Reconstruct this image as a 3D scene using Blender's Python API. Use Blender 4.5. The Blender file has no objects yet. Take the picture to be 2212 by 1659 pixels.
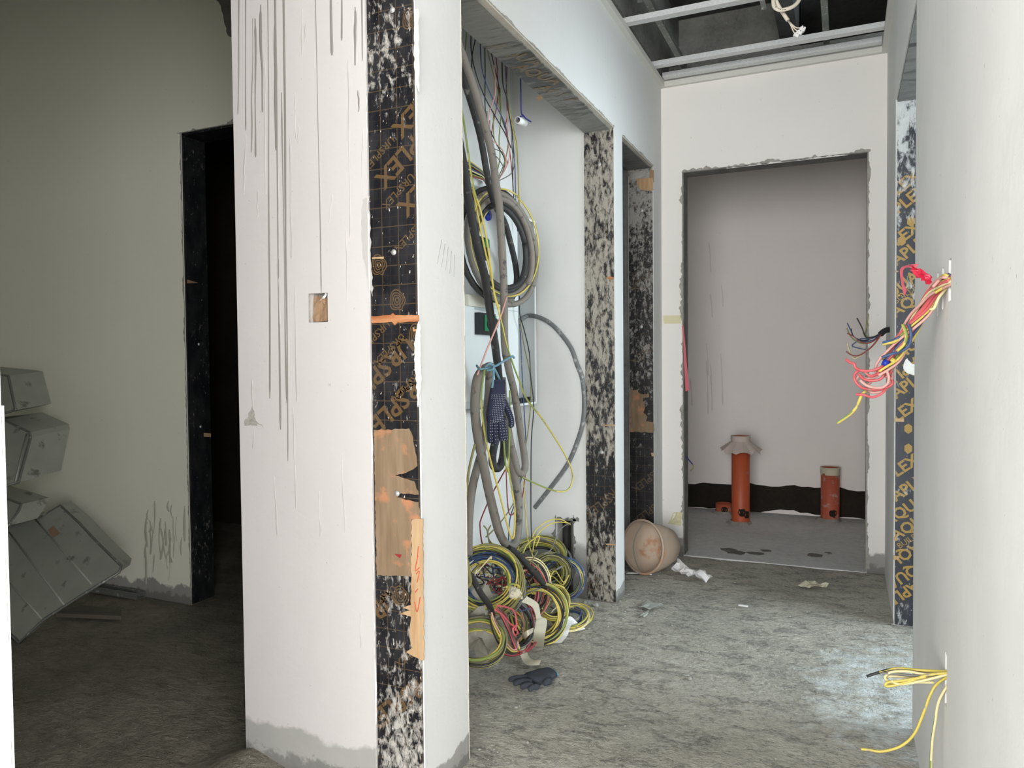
import bpy, bmesh, math, random
from mathutils import Vector, Matrix, noise
random.seed(7)
D = bpy.data
SC = bpy.context.scene
COL = SC.collection
R = math.radians

# ------------------------------------------------------------------ camera
W, H, FPX = 2212.0, 1659.0, 1617.1
YAW, PITCH, ROLL = R(24.05), R(1.697), R(-0.555)
CAM = Vector((0, 0, 1.15))
FW = Vector((-math.sin(YAW)*math.cos(PITCH), math.cos(YAW)*math.cos(PITCH), -math.sin(PITCH)))
_r0 = Vector((math.cos(YAW), math.sin(YAW), 0)); _u0 = _r0.cross(FW)
RT = _r0*math.cos(ROLL) + _u0*math.sin(ROLL)
UP = -_r0*math.sin(ROLL) + _u0*math.cos(ROLL)
cam = D.cameras.new('camera'); cam.sensor_width = 36; cam.lens = FPX/W*36; cam.clip_start = 0.02
co = D.objects.new('camera', cam); COL.objects.link(co)
M = Matrix((RT, UP, -FW)).transposed().to_4x4(); M.translation = CAM; co.matrix_world = M
SC.camera = co

# ------------------------------------------------------------------ world, lights, exposure
wd = D.worlds.new('overcast_sky'); SC.world = wd; wd.use_nodes = True
bg = wd.node_tree.nodes['Background']; bg.inputs[0].default_value = (0.86, 0.93, 1.0, 1); bg.inputs[1].default_value = 1.2
def area(name, loc, rot, sx, sy, power, color):
    l = D.lights.new(name, 'AREA'); l.shape = 'RECTANGLE'; l.size = sx; l.size_y = sy; l.energy = power; l.color = color
    o = D.objects.new(name, l); COL.objects.link(o); o.location = loc; o.rotation_euler = rot
    return o
# daylight entering by the hall's window front behind the camera, and by the window of the side room
area('hall_window_daylight', (0.2, -3.85, 1.45), (R(90), 0, 0), 7.0, 2.5, 315, (1.0, 0.975, 0.95))
area('hall_side_window_daylight', (2.95, -1.75, 1.4), (R(90), 0, R(90)), 4.0, 2.3, 225, (1.0, 0.975, 0.95))  # added unseen side light, brightens the storeroom through its doorway
area('side_room_window_daylight', (3.05, 3.0, 1.5), (R(90), 0, R(90)), 2.6, 1.9, 68, (0.80, 0.93, 1.0))
SC.cycles.max_bounces = 6; SC.cycles.diffuse_bounces = 4; SC.cycles.glossy_bounces = 2
vs = SC.view_settings
vs.view_transform = 'Standard'; vs.look = 'None'; vs.gamma = 1.0; vs.use_curve_mapping = False
vs.exposure = 1.07

# ------------------------------------------------------------------ pixel rays -> points on real planes
def ray(px, py): return FW + RT*((px - W/2)/FPX) - UP*((py - H/2)/FPX)
def on(ax, val, px, py):
    d = ray(px, py); return CAM + d*((val - CAM[ax])/d[ax])
def PX(x, px, py): return on(0, x, px, py)
def PY(y, px, py): return on(1, y, px, py)
def PZ(z, px, py): return on(2, z, px, py)

# ------------------------------------------------------------------ materials
def lin(c):
    return tuple(((v/255)/12.92 if v/255 <= 0.04045 else ((v/255+0.055)/1.055)**2.4) for v in c)
class NT:
    def __init__(s, name):
        s.m = D.materials.new(name); s.m.use_nodes = True; s.t = s.m.node_tree; s.t.nodes.clear()
        s.out = s.n('ShaderNodeOutputMaterial'); s.b = s.n('ShaderNodeBsdfPrincipled'); s.l(s.b.outputs[0], s.out.inputs[0])
    def n(s, ty, **k):
        x = s.t.nodes.new(ty)
        for a, v in k.items(): setattr(x, a, v)
        return x
    def l(s, a, b): s.t.links.new(a, b)
    def val(s, sock, v):
        if hasattr(v, 'is_output'): s.l(v, sock)
        elif isinstance(v, (tuple, list)): sock.default_value = tuple(v) + ((1,) if len(v) == 3 and len(sock.default_value) == 4 else ())
        else: sock.default_value = v
    def pos(s, world=True):
        return s.n('ShaderNodeNewGeometry').outputs['Position'] if world else s.n('ShaderNodeTexCoord').outputs['Object']
    def vec(s, p, sc, off=(0, 0, 0)):
        m = s.n('ShaderNodeMapping'); s.l(p, m.inputs[0]); m.inputs[3].default_value = sc; m.inputs[1].default_value = off; return m.outputs[0]
    def noise(s, v, sc=5, det=4, ro=0.55, dist=0):
        t = s.n('ShaderNodeTexNoise'); s.l(v, t.inputs['Vector']); t.inputs['Scale'].default_value = sc; t.inputs['Detail'].default_value = min(det, 5)
        t.inputs['Roughness'].default_value = ro; t.inputs['Distortion'].default_value = dist; return t.outputs[0]
    def vor(s, v, sc, feat='F1'):
        t = s.n('ShaderNodeTexVoronoi', feature=feat); s.l(v, t.inputs['Vector']); t.inputs['Scale'].default_value = sc; return t.outputs[0]
    def math(s, op, a, b=0.0, c=0.0):
        t = s.n('ShaderNodeMath', operation=op); s.val(t.inputs[0], a); s.val(t.inputs[1], b); s.val(t.inputs[2], c); return t.outputs[0]
    def ramp(s, f, stops):
        t = s.n('ShaderNodeValToRGB'); s.l(f, t.inputs[0]); e = t.color_ramp.elements
        while len(e) < len(stops): e.new(0.5)
        for el, (p, c) in zip(e, stops):
            el.position = p; el.color = (c, c, c, 1) if not isinstance(c, (tuple, list)) else tuple(c) + (1,)
        return t.outputs[0]
    def mix(s, f, a, b, mode='MIX'):
        t = s.n('ShaderNodeMix', data_type='RGBA', blend_type=mode); s.val(t.inputs[0], f); s.val(t.inputs[6], a); s.val(t.inputs[7], b); return t.outputs[2]
    def sep(s, p):
        t = s.n('ShaderNodeSeparateXYZ'); s.l(p, t.inputs[0]); return t.outputs
    def bump(s, h, st=0.3, d=0.01):
        t = s.n('ShaderNodeBump'); s.l(h, t.inputs['Height']); t.inputs['Strength'].default_value = st; t.inputs['Distance'].default_value = d; s.l(t.outputs[0], s.b.inputs['Normal'])
    def fin(s, col, rough=0.6, metal=0.0, spec=0.4):
        s.val(s.b.inputs['Base Color'], col); s.val(s.b.inputs['Roughness'], rough); s.b.inputs['Metallic'].default_value = metal
        s.b.inputs['Specular IOR Level'].default_value = spec; return s.m

def plaster(name, base=(224, 223, 221), zst=0.0, grey=(150, 150, 147), off=0.0, smear=0.35, wob=0.16, damp=(168, 167, 163)):
    k = NT(name); p = k.pos(); v = k.vec(p, (1, 1, 1), (off, off, off*2))
    n1 = k.ramp(k.noise(v, 2.3, 5), [(0.3, 0), (0.7, 1)])
    st = k.ramp(k.noise(k.vec(p, (13, 13, 2.2), (off, 0, 0)), 1.0, 5, 0.6), [(0.5, 0), (0.85, 1)])
    b = lin(base); d = tuple(x*0.93 for x in b)
    c = k.mix(k.math('MULTIPLY', n1, smear), b, tuple(x*0.9 for x in b))
    c = k.mix(k.math('MULTIPLY', st, smear), c, d)
    sp = k.ramp(k.noise(v, 70, 2), [(0.745, 0), (0.77, 1)])
    c = k.mix(k.math('MULTIPLY', sp, 0.5), c, lin((140, 138, 134)))
    if zst > 0:
        z = k.sep(p)[2]
        w = k.math('MULTIPLY_ADD', k.noise(v, 6, 6, 0.6), wob, -wob*0.5)
        zz = k.math('ADD', z, w)
        m = k.ramp(k.math('DIVIDE', zz, zst), [(0.0, 1), (0.44, 1), (0.5, 0.0)]) if zst else 0
        c = k.mix(m, c, k.mix(n1, lin(damp), lin(grey)))
        w2 = k.math('MULTIPLY_ADD', k.noise(v, 26, 5, 0.7), wob*0.6, -wob*0.3)
        m2 = k.ramp(k.math('DIVIDE', k.math('ADD', z, w2), zst), [(0.0, 1), (0.18, 0.8), (0.24, 0)])
        c = k.mix(m2, c, lin((118, 117, 113)))
    k.bump(k.math('ADD', k.noise(v, 30, 6), k.math('MULTIPLY', k.noise(v, 3, 2), 2.0)), 0.12, 0.008)
    return k.fin(c, 0.75, 0, 0.3)

def concrete(name, base=(130, 130, 126), dark=(90, 90, 88), sc=4, bump=0.4, dust=None):
    k = NT(name); p = k.pos(); v = k.vec(p, (1, 1, 1))
    n = k.ramp(k.noise(v, sc, 7, 0.65), [(0.3, 0), (0.7, 1)])
    c = k.mix(n, lin(dark), lin(base))
    f = k.ramp(k.noise(v, sc*9, 5, 0.7), [(0.35, 0), (0.6, 1)])
    c = k.mix(k.math('MULTIPLY', f, 0.4), c, lin(tuple(min(255, x*1.12) for x in base)))
    if dust: c = k.mix(k.ramp(k.noise(v, 120, 2), [(0.68, 0), (0.72, 1)]), c, lin(dust))
    k.bump(k.noise(v, sc*14, 8, 0.7), bump, 0.01)
    return k.fin(c, 0.85, 0, 0.25)

def ply(name, stops, base=(19, 20, 25), white=(196, 192, 184), grid=None, ax=(0, 2), sc=(58, 58, 30), off=0.0, zr=2.4, axis=2, speck=0.5, gold=(80, 64, 44), a0=0.0, gs=0.05):
    """black phenolic film with plaster smears; stops = amount of smear along the strip"""
    k = NT(name); p = k.pos(); s = k.sep(p)
    v = k.vec(p, sc, (off, off*0.7, off*1.3))
    n = k.noise(v, 1.0, 7, 0.68, 0.4)
    big = k.noise(k.vec(p, (5, 5, 3.0), (off, 0, off)), 1.0, 3)
    n = k.math('ADD', k.math('MULTIPLY', n, 0.72), k.math('MULTIPLY', big, 0.28))
    t = k.math('DIVIDE', k.math('SUBTRACT', s[axis], a0), zr)
    am = k.ramp(t, stops)
    m = k.math('MULTIPLY', k.math('ADD', k.math('SUBTRACT', n, 1.0), am), 9.0); m = k.math('MINIMUM', k.math('MAXIMUM', m, 0), 1)
    c = lin(base)
    if grid:
        g = None
        for i, a in enumerate(ax):
            fr = k.math('FRACT', k.math('DIVIDE', s[a], gs)); l = k.math('LESS_THAN', fr, 0.05)
            fr2 = k.math('FRACT', k.math('MULTIPLY', k.math('DIVIDE', s[a], gs), 2)); l2 = k.math('MULTIPLY', k.math('LESS_THAN', fr2, 0.05), 0.35)
            l = k.math('MAXIMUM', l, l2); g = l if g is None else k.math('MAXIMUM', g, l)
        c = k.mix(k.math('MULTIPLY', g, grid), c, lin(gold))
    haze = k.ramp(k.noise(v, 0.4, 4), [(0.4, 0), (0.9, 0.28)])
    c = k.mix(haze, c, lin((92, 92, 94)))
    wc = k.mix(k.noise(v, 2.0, 3), lin(white), lin(tuple(x*0.78 for x in white)))
    c = k.mix(m, c, wc)
    sp = k.ramp(k.noise(k.vec(p, (1.6, 1, 0.7), (off, 0, 0)), 95, 2), [(0.705, 0), (0.73, 1)])
    c = k.mix(k.math('MULTIPLY', sp, speck), c, lin((214, 208, 196)))
    r = k.math('MULTIPLY_ADD', m, 0.35, 0.42)
    k.bump(m, 0.25, 0.003)
    return k.fin(c, r, 0, 0.35)

def simple(name, col, rough=0.5, metal=0.0, spec=0.4, var=0.12, sc=20, dirt=None, dsc=30, thr=0.55, bump=0.0):
    k = NT(name); v = k.pos(False)
    n = k.noise(v, sc, 4)
    b = lin(col); c = k.mix(n, tuple(x*(1-var) for x in b), tuple(min(1, x*(1+var)) for x in b))
    if dirt: c = k.mix(k.ramp(k.noise(v, dsc, 5, 0.65), [(thr, 0), (thr+0.08, 0.9)]), c, lin(dirt))
    if bump: k.bump(k.noise(v, sc*2, 5), bump, 0.004)
    return k.fin(c, rough, metal, spec)

def galv(name, col=(236, 238, 240), rough=0.42):
    k = NT(name); v = k.pos(False)
    vo = k.noise(k.vec(v, (1, 1, 1)), 90, 3)
    c = k.mix(vo, lin(tuple(x*0.82 for x in col)), lin(col))
    c = k.mix(k.ramp(k.noise(v, 40, 3), [(0.6, 0), (0.7, 0.5)]), c, lin((225, 228, 230)))
    return k.fin(c, rough, 0.3, 0.5)

def wood(name, a=(214, 158, 100), b=(190, 120, 66), vert=True, red=None):
    k = NT(name); p = k.pos(); v = k.vec(p, (60, 60, 6) if vert else (5, 5, 70))
    c = k.mix(k.ramp(k.noise(v, 1, 5), [(0.35, 0), (0.65, 1)]), lin(a), lin(b))
    if red: c = k.mix(k.ramp(k.noise(k.vec(p, (1, 1, 1)), 22, 4), [(0.55, 0), (0.68, 1)]), c, lin(red))
    k.bump(k.noise(v, 1, 5), 0.3, 0.004)
    return k.fin(c, 0.8, 0, 0.2)

MT = {}
MT['plaster'] = plaster('white_plaster', (226, 225, 223))
MT['plaster_col'] = plaster('column_plaster', (200, 196, 195), 0.24, smear=0.4, off=3)
MT['plaster_left'] = plaster('corridor_plaster', (219, 220, 219), 0.13, off=1)
MT['plaster_far'] = plaster('far_wall_plaster', (240, 237, 233), 0.22, off=2, smear=0.15, grey=(140, 140, 138))
MT['plaster_right'] = plaster('right_wall_plaster', (232, 232, 230), 0.0, off=5, smear=1.2)
MT['plaster_niche'] = plaster('niche_plaster', (222, 222, 220), 0.52, off=8, smear=0.6, wob=0.14, damp=(184, 184, 181))
MT['plaster_room'] = plaster('storeroom_plaster', (238, 239, 224), 0.16, off=9, smear=0.2)
MT['plaster_bath'] = plaster('bathroom_plaster', (246, 240, 236), 0.0, off=11, smear=0.3)
MT['concrete'] = concrete('raw_concrete')
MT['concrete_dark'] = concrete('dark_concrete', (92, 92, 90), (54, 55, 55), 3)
MT['mortar'] = concrete('broken_mortar', (176, 173, 166), (128, 126, 120), 20)
MT['mortar_dark'] = concrete('grey_mortar', (132, 131, 127), (92, 92, 90), 16)
MT['chip_white'] = concrete('chipped_plaster', (232, 230, 226), (206, 204, 200), 20, 0.3)
MT['beige_edge'] = concrete('beige_render_edge', (196, 190, 178), (170, 163, 150), 20, 0.3)
MT['screed'] = concrete('smooth_screed', (212, 213, 212), (190, 191, 190), 2.5, 0.15)
MT['tar'] = concrete('black_waterproofing', (46, 40, 32), (28, 25, 21), 7, 0.2)  # bathroom waterproofing, also the painted darkness of the passage wall
MT['dripgrey'] = simple('grey_drip', (132, 129, 124), 0.8)
MT['dripfaint'] = simple('faint_drip', (180, 177, 174), 0.8)
MT['dripbath'] = simple('pale_run', (224, 218, 213), 0.8)
MT['dripdark'] = simple('dark_splash', (184, 184, 170), 0.8)
MT['pencil'] = simple('pencil_mark', (150, 150, 148), 0.8)
MT['galv'] = galv('galvanised_steel')
MT['galv_dull'] = galv('dull_galvanised', (128, 131, 126), 0.5)
MT['duct'] = simple('duct_sheet', (168, 171, 162), 0.55, 0.35, var=0.18, sc=8, dirt=(112, 114, 106), dsc=9, thr=0.6)
MT['trimwhite'] = simple('white_angle', (212, 212, 205), 0.5, var=0.05)
MT['panelwhite'] = simple('white_enamel', (222, 228, 228), 0.35, var=0.03)
MT['panelgrey'] = simple('grey_enamel', (196, 200, 200), 0.4, var=0.04)
MT['labelgrey'] = simple('grey_label', (186, 198, 200), 0.5)
MT['ivory'] = simple('ivory_plastic', (214, 212, 198), 0.5, var=0.05)
MT['blackplastic'] = simple('black_plastic', (38, 40, 43), 0.45)
MT['green'] = simple('green_plastic', (44, 128, 84), 0.5)
MT['bluebtn'] = simple('blue_plastic', (28, 54, 168), 0.4)
MT['conduit_black'] = simple('black_conduit', (52, 52, 52), 0.6, dirt=(128, 124, 116), dsc=26, thr=0.6)
MT['conduit_grey'] = simple('dusty_conduit', (126, 121, 113), 0.65, dirt=(66, 66, 65), dsc=22, thr=0.58)
MT['conduit_arc'] = simple('mottled_conduit', (104, 106, 106), 0.6, dirt=(160, 160, 157), dsc=40, thr=0.55)
MT['w_yellow'] = simple('yellow_wire', (206, 188, 92), 0.45, dirt=(146, 142, 130), dsc=35, thr=0.58)
MT['w_green'] = simple('green_wire', (128, 146, 74), 0.45, dirt=(146, 142, 130), dsc=35, thr=0.58)
MT['w_olive'] = simple('olive_wire', (138, 134, 86), 0.5, dirt=(146, 142, 130), dsc=35, thr=0.58)
MT['w_blue'] = simple('blue_wire', (66, 86, 126), 0.45, dirt=(146, 142, 130), dsc=35, thr=0.58)
MT['w_black'] = simple('black_wire', (44, 45, 47), 0.5)
MT['w_grey'] = simple('grey_wire', (118, 118, 112), 0.5)
MT['w_red'] = simple('red_wire', (142, 58, 62), 0.45, dirt=(146, 142, 130), dsc=35, thr=0.58)
MT['w_pink'] = simple('pink_wire', (206, 96, 102), 0.45, dirt=(146, 142, 130), dsc=35, thr=0.58)
MT['w_pale'] = simple('pale_pink_wire', (214, 164, 156), 0.5)
MT['w_cream'] = simple('cream_wire', (220, 208, 160), 0.5)
MT['cable_white'] = simple('cream_cable', (226, 216, 200), 0.45, var=0.05)
MT['black_print'] = simple('black_print', (40, 38, 36), 0.7)
MT['rope'] = simple('blue_rope', (110, 150, 168), 0.8, bump=0.5, sc=80)
MT['bluestring'] = simple('navy_string', (32, 44, 120), 0.7)
MT['pvc'] = simple('white_pvc', (224, 224, 222), 0.4)
MT['knit'] = simple('navy_knit', (44, 48, 68), 0.95, var=0.25, sc=120, bump=0.6)
MT['knit_grey'] = simple('charcoal_knit', (62, 66, 74), 0.95, var=0.3, sc=120, dirt=(100, 100, 98), dsc=14, thr=0.62, bump=0.6)
MT['dot'] = simple('rubber_dot', (178, 180, 190), 0.7)
MT['cuffblue'] = simple('blue_cuff', (92, 150, 166), 0.9)
MT['paper'] = simple('white_paper', (232, 232, 232), 0.8, var=0.03)
MT['masking'] = simple('masking_paper', (206, 200, 178), 0.85, var=0.06)
MT['paperbeige'] = simple('dusty_beige_paper', (206, 192, 184), 0.85, var=0.08)
MT['tapeyellow'] = simple('yellow_tape', (222, 216, 178), 0.8, var=0.05)
MT['plasticbag'] = simple('grey_plastic_bag', (172, 168, 156), 0.55, var=0.2, sc=14)
MT['card'] = simple('brown_cardboard', (148, 120, 94), 0.85, var=0.1)
MT['bucket'] = simple('dusty_rubber', (176, 156, 138), 0.85, var=0.12, sc=10, dirt=(196, 138, 98), dsc=7, thr=0.56)
MT['bucket_in'] = simple('bucket_inside', (206, 190, 172), 0.85, var=0.15, sc=8, dirt=(196, 150, 116), dsc=6, thr=0.58)
MT['pipe'] = simple('orange_pvc', (186, 88, 54), 0.45, var=0.08, dirt=(170, 160, 152), dsc=16, thr=0.66)
MT['pipe_dusty'] = simple('dusty_orange_pvc', (182, 90, 66), 0.6, var=0.1, dirt=(172, 164, 156), dsc=18, thr=0.56)
MT['redtape'] = simple('red_tape', (200, 44, 70), 0.35, var=0.15)
MT['pinktape'] = simple('pink_tape', (206, 96, 110), 0.5, var=0.15)
MT['woodbare'] = wood('bare_wood', (182, 156, 122), (168, 134, 98))
MT['woodorange'] = wood('orange_wood', (188, 138, 98), (158, 98, 62), False)
MT['woodbrown'] = wood('torn_brown_ply', (138, 118, 96), (122, 102, 80), True, (172, 122, 90))
MT['redmark'] = simple('red_crayon', (190, 84, 60), 0.9)
MT['darkred'] = simple('dark_red_mark', (140, 36, 40), 0.9)
MT['bolt'] = galv('bolt_steel', (206, 206, 204), 0.4)
MT['stone'] = concrete('pebble_grey', (176, 174, 168), (140, 138, 132), 30)
MT['frame'] = simple('window_frame_grey', (120, 124, 128), 0.5)
MT['plastscrap'] = simple('dirty_plastic', (168, 172, 164), 0.35, var=0.15)
MT['lumber'] = simple('dusty_timber', (96, 92, 82), 0.85)

# column strip, letters share the smear mask
COLST = [(0.0, 0.54), (0.10, 0.52), (0.20, 0.475), (0.30, 0.40), (0.60, 0.38), (0.68, 0.40), (0.82, 0.50), (0.95, 0.44)]
MT['ply_col'] = ply('film_faced_ply_column', COLST, grid=0.75, off=1.0, speck=0.8)
MT['gold_col'] = ply('brown_print_column', COLST, base=(90, 70, 44), off=1.0, speck=0.8)
NICST = [(0.0, 0.53), (0.12, 0.53), (0.22, 0.48), (0.35, 0.555), (0.5, 0.56), (0.7, 0.57), (0.93, 0.575)]
MT['ply_niche'] = ply('film_faced_ply_niche', NICST, grid=0.6, off=4.0, white=(178, 172, 160), sc=(58, 58, 24))
MT['gold_niche'] = ply('brown_print_niche', NICST, base=(88, 72, 50), off=4.0, white=(178, 172, 160), sc=(58, 58, 24))
OP2ST = [(0.0, 0.36), (0.25, 0.40), (0.36, 0.48), (0.5, 0.50), (0.7, 0.52), (0.85, 0.58), (0.93, 0.60)]
MT['ply_op2'] = ply('film_faced_ply_second', OP2ST, grid=0.6, off=7.0, white=(168, 164, 158), sc=(62, 62, 40))
MT['gold_op2'] = ply('brown_print_second', OP2ST, base=(88, 72, 50), off=7.0, white=(168, 164, 158), sc=(62, 62, 40))
RGST = [(0.0, 0.46), (0.05, 0.42), (0.2, 0.40), (0.55, 0.42), (0.72, 0.46), (0.80, 0.52), (0.87, 0.57), (0.92, 0.66), (0.96, 0.66)]
MT['ply_right'] = ply('film_faced_ply_right', RGST, base=(42, 46, 54), off=12.0, sc=(44, 44, 20), white=(206, 208, 208))
MT['gold_right'] = ply('gold_print_right', RGST, base=(158, 126, 62), off=12.0, sc=(44, 44, 20), white=(206, 208, 208))
DKST = [(0.0, 0.46), (0.3, 0.40), (0.9, 0.42)]
MT['ply_dark'] = ply('film_faced_ply_storeroom', DKST, base=(22, 24, 27), off=15.0, white=(150, 150, 140), speck=0.4)
SFST = [(0.0, 0.70), (0.3, 0.60), (0.5, 0.52), (0.75, 0.58), (1.0, 0.70)]
MT['ply_soffit'] = ply('film_faced_ply_soffit', SFST, base=(60, 60, 58), sc=(7, 26, 20), off=18.0, axis=1, a0=1.9, zr=1.55, white=(150, 148, 142), speck=0.25)
MT['gold_soffit'] = ply('gold_print_soffit', SFST, base=(112, 92, 54), sc=(7, 26, 20), off=18.0, axis=1, a0=1.9, zr=1.55, white=(150, 148, 142), speck=0.25)
MT['ply_soffit2'] = ply('film_faced_ply_soffit_second', [(0, 0.62), (1, 0.62)], base=(60, 60, 60), sc=(7, 30, 20), off=21.0, white=(128, 128, 126), speck=0.2)

def floor_mat():
    k = NT('dusty_concrete_floor'); p = k.pos(); v = k.vec(p, (1, 1, 1)); s = k.sep(p)
    n = k.ramp(k.noise(v, 2.0, 7, 0.66), [(0.34, 0), (0.66, 1)])
    c = k.mix(n, lin((162, 158, 146)), lin((202, 198, 184)))
    n2 = k.ramp(k.noise(k.vec(p, (9, 16, 1)), 1.0, 8, 0.72, 0.6), [(0.40, 1), (0.50, 0)])
    c = k.mix(k.math('MULTIPLY', n2, 0.62), c, lin((92, 91, 87)))
    f = k.ramp(k.noise(v, 70, 6, 0.8), [(0.42, 0), (0.62, 1)])
    c = k.mix(k.math('MULTIPLY', k.ramp(k.noise(v, 48, 6, 0.8), [(0.36, 1), (0.47, 0)]), 0.6), c, lin((84, 83, 79)))
    c = k.mix(k.math('MULTIPLY', f, 0.5), c, lin((214, 212, 202)))
    # pale bluish patch by the right-hand doorway: plaster dust plus painted-in sky reflection
    dx = k.math('SUBTRACT', s[0], 0.16); dy = k.math('SUBTRACT', s[1], 2.85)
    d2 = k.math('ADD', k.math('MULTIPLY', k.math('MULTIPLY', dx, dx), 3.2), k.math('MULTIPLY', k.math('MULTIPLY', dy, dy), 0.8))
    near = k.math('SUBTRACT', 1.0, k.math('MINIMUM', d2, 1.0))
    dust_sheen = k.ramp(k.math('MULTIPLY', near, k.noise(v, 11, 8, 0.7)), [(0.36, 0), (0.56, 0.85)])
    c = k.mix(dust_sheen, c, lin((226, 234, 234)))
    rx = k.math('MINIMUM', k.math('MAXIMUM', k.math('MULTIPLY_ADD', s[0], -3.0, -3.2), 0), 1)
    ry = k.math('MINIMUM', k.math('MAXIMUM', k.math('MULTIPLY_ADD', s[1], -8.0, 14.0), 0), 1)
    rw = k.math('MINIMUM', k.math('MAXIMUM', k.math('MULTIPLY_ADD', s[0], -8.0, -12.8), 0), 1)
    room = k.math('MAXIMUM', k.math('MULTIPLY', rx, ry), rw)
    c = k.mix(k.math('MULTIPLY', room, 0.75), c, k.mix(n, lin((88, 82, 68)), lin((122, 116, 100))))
    spk = k.ramp(k.noise(v, 95, 2), [(0.735, 0), (0.75, 1)])
    c = k.mix(spk, c, lin((216, 214, 206)))
    h = k.math('ADD', k.noise(k.vec(p, (18, 30, 10)), 1.0, 9, 0.72, 0.5), k.math('MULTIPLY', k.noise(v, 60, 5, 0.7), 0.35))
    k.bump(h, 0.9, 0.022)
    return k.fin(c, 0.8, 0, 0.3)
MT['floor'] = floor_mat()

# ------------------------------------------------------------------ mesh helpers
class MB:
    def __init__(s): s.v = []; s.f = []; s.mi = []; s.sm = []
    def add(s, vs, fs, mi=0, sm=False):
        o = len(s.v); s.v += [Vector(x) for x in vs]
        for f in fs: s.f.append([i + o for i in f]); s.mi.append(mi); s.sm.append(sm)
        return s
    def box(s, a, b, mi=0):
        x0, y0, z0 = a; x1, y1, z1 = b
        vs = [(x0,y0,z0),(x1,y0,z0),(x1,y1,z0),(x0,y1,z0),(x0,y0,z1),(x1,y0,z1),(x1,y1,z1),(x0,y1,z1)]
        return s.add(vs, [(0,3,2,1),(4,5,6,7),(0,1,5,4),(1,2,6,5),(2,3,7,6),(3,0,4,7)], mi)
    def hexa(s, q, e, mi=0):
        """quad q (4 points) extruded by e"""
        q = [Vector(p) for p in q]; e = Vector(e)
        return s.prism(q, e, mi)
    def prism(s, poly, e, mi=0):
        poly = [Vector(p) for p in poly]; e = Vector(e); n = len(poly)
        vs = poly + [p + e for p in poly]
        fs = [tuple(range(n)), tuple(range(2*n-1, n-1, -1))] + [(i, i+n, (i+1) % n + n, (i+1) % n) for i in range(n)]
        return s.add(vs, fs, mi)
    def tube(s, pts, r, sides=8, mi=0, closed=False, stripe=None, cap=True, taper=None):
        pts = [Vector(p) for p in pts]; n = len(pts)
        T = []
        for i in range(n):
            a = pts[(i-1) % n] if closed else pts[max(i-1, 0)]; b = pts[(i+1) % n] if closed else pts[min(i+1, n-1)]
            d = b - a; T.append(d.normalized() if d.length > 1e-9 else Vector((0, 0, 1)))
        ref = Vector((0, 0, 1)) if abs(T[0].z) < 0.9 else Vector((1, 0, 0))
        nr = (ref - T[0]*ref.dot(T[0])).normalized(); o = len(s.v)
        for i in range(n):
            nr = (nr - T[i]*nr.dot(T[i])).normalized(); b = T[i].cross(nr)
            rr = r*(taper[i] if taper else 1)
            for k in range(sides):
                a = 2*math.pi*k/sides; s.v.append(pts[i] + (nr*math.cos(a) + b*math.sin(a))*rr)
        for i in range(n if closed else n-1):
            j = (i+1) % n
            for k in range(sides):
                k2 = (k+1) % sides
                s.f.append([o+i*sides+k, o+i*sides+k2, o+j*sides+k2, o+j*sides+k]); s.sm.append(True)
                s.mi.append(1 if stripe and ((k + (i//stripe)) % sides) < sides//3 else mi)
        if cap and not closed:
            s.f.append([o+k for k in range(sides)][::-1]); s.mi.append(mi); s.sm.append(False)
            s.f.append([o+(n-1)*sides+k for k in range(sides)]); s.mi.append(mi); s.sm.append(False)
        return s
    def lathe(s, prof, base, axis=(0, 0, 1), sides=28, mi=0, wob=0, sm=True):
        ax = Vector(axis).normalized(); ref = Vector((1, 0, 0)) if abs(ax.x) < 0.9 else Vector((0, 1, 0))
        u = (ref - ax*ref.dot(ax)).normalized(); w = ax.cross(u); base = Vector(base); o = len(s.v); n = len(prof)
        for i, (r, h) in enumerate(prof):
            for k in range(sides):
                a = 2*math.pi*k/sides; rr = r*(1 + (wob*noise.noise(Vector((math.cos(a)*1.5, math.sin(a)*1.5, h*4 + r)))if wob else 0))
                s.v.append(base + ax*h + (u*math.cos(a) + w*math.sin(a))*rr)
        for i in range(n-1):
            for k in range(sides):
                k2 = (k+1) % sides; s.f.append([o+i*sides+k, o+i*sides+k2, o+(i+1)*sides+k2, o+(i+1)*sides+k]); s.mi.append(mi); s.sm.append(sm)
        return s
ORG = {}
def link(name, mb, mats, parent=None, kind=None, org=None):
    mats = mats if isinstance(mats, (list, tuple)) else [mats]
    if parent is not None: o0 = ORG[parent.name]
    elif org is not None: o0 = Vector(org)
    else:
        xs = [v.x for v in mb.v]; ys = [v.y for v in mb.v]; zs = [v.z for v in mb.v]
        o0 = Vector(((min(xs)+max(xs))/2, (min(ys)+max(ys))/2, min(zs)))
    me = D.meshes.new(name); me.from_pydata([v - o0 for v in mb.v], [], mb.f); me.update()
    for m in mats: me.materials.append(MT[m])
    me.polygons.foreach_set('material_index', mb.mi); me.polygons.foreach_set('use_smooth', mb.sm)
    bm = bmesh.new(); bm.from_mesh(me); bmesh.ops.recalc_face_normals(bm, faces=bm.faces); bm.to_mesh(me); bm.free()
    o = D.objects.new(name, me); COL.objects.link(o)
    if parent is not None: o.parent = parent
    else: o.location = o0
    ORG[o.name] = o0
    if kind: o['kind'] = kind
    return o
def tag(o, label, cat, group=None, kind=None):
    o['label'] = label; o['category'] = cat
    if group: o['group'] = group
    if kind: o['kind'] = kind
    return o
def thing(name, label, cat, loc, group=None):
    o = D.objects.new(name, None); COL.objects.link(o); o.location = loc; o.empty_display_size = 0.05
    ORG[o.name] = Vector(loc); tag(o, label, cat, group); return o
def struct(name, mb, mats, label=None):
    o = link(name, mb, mats, kind='structure')
    if label: o['label'] = label; o['category'] = name.split('_')[0]
    return o
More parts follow.
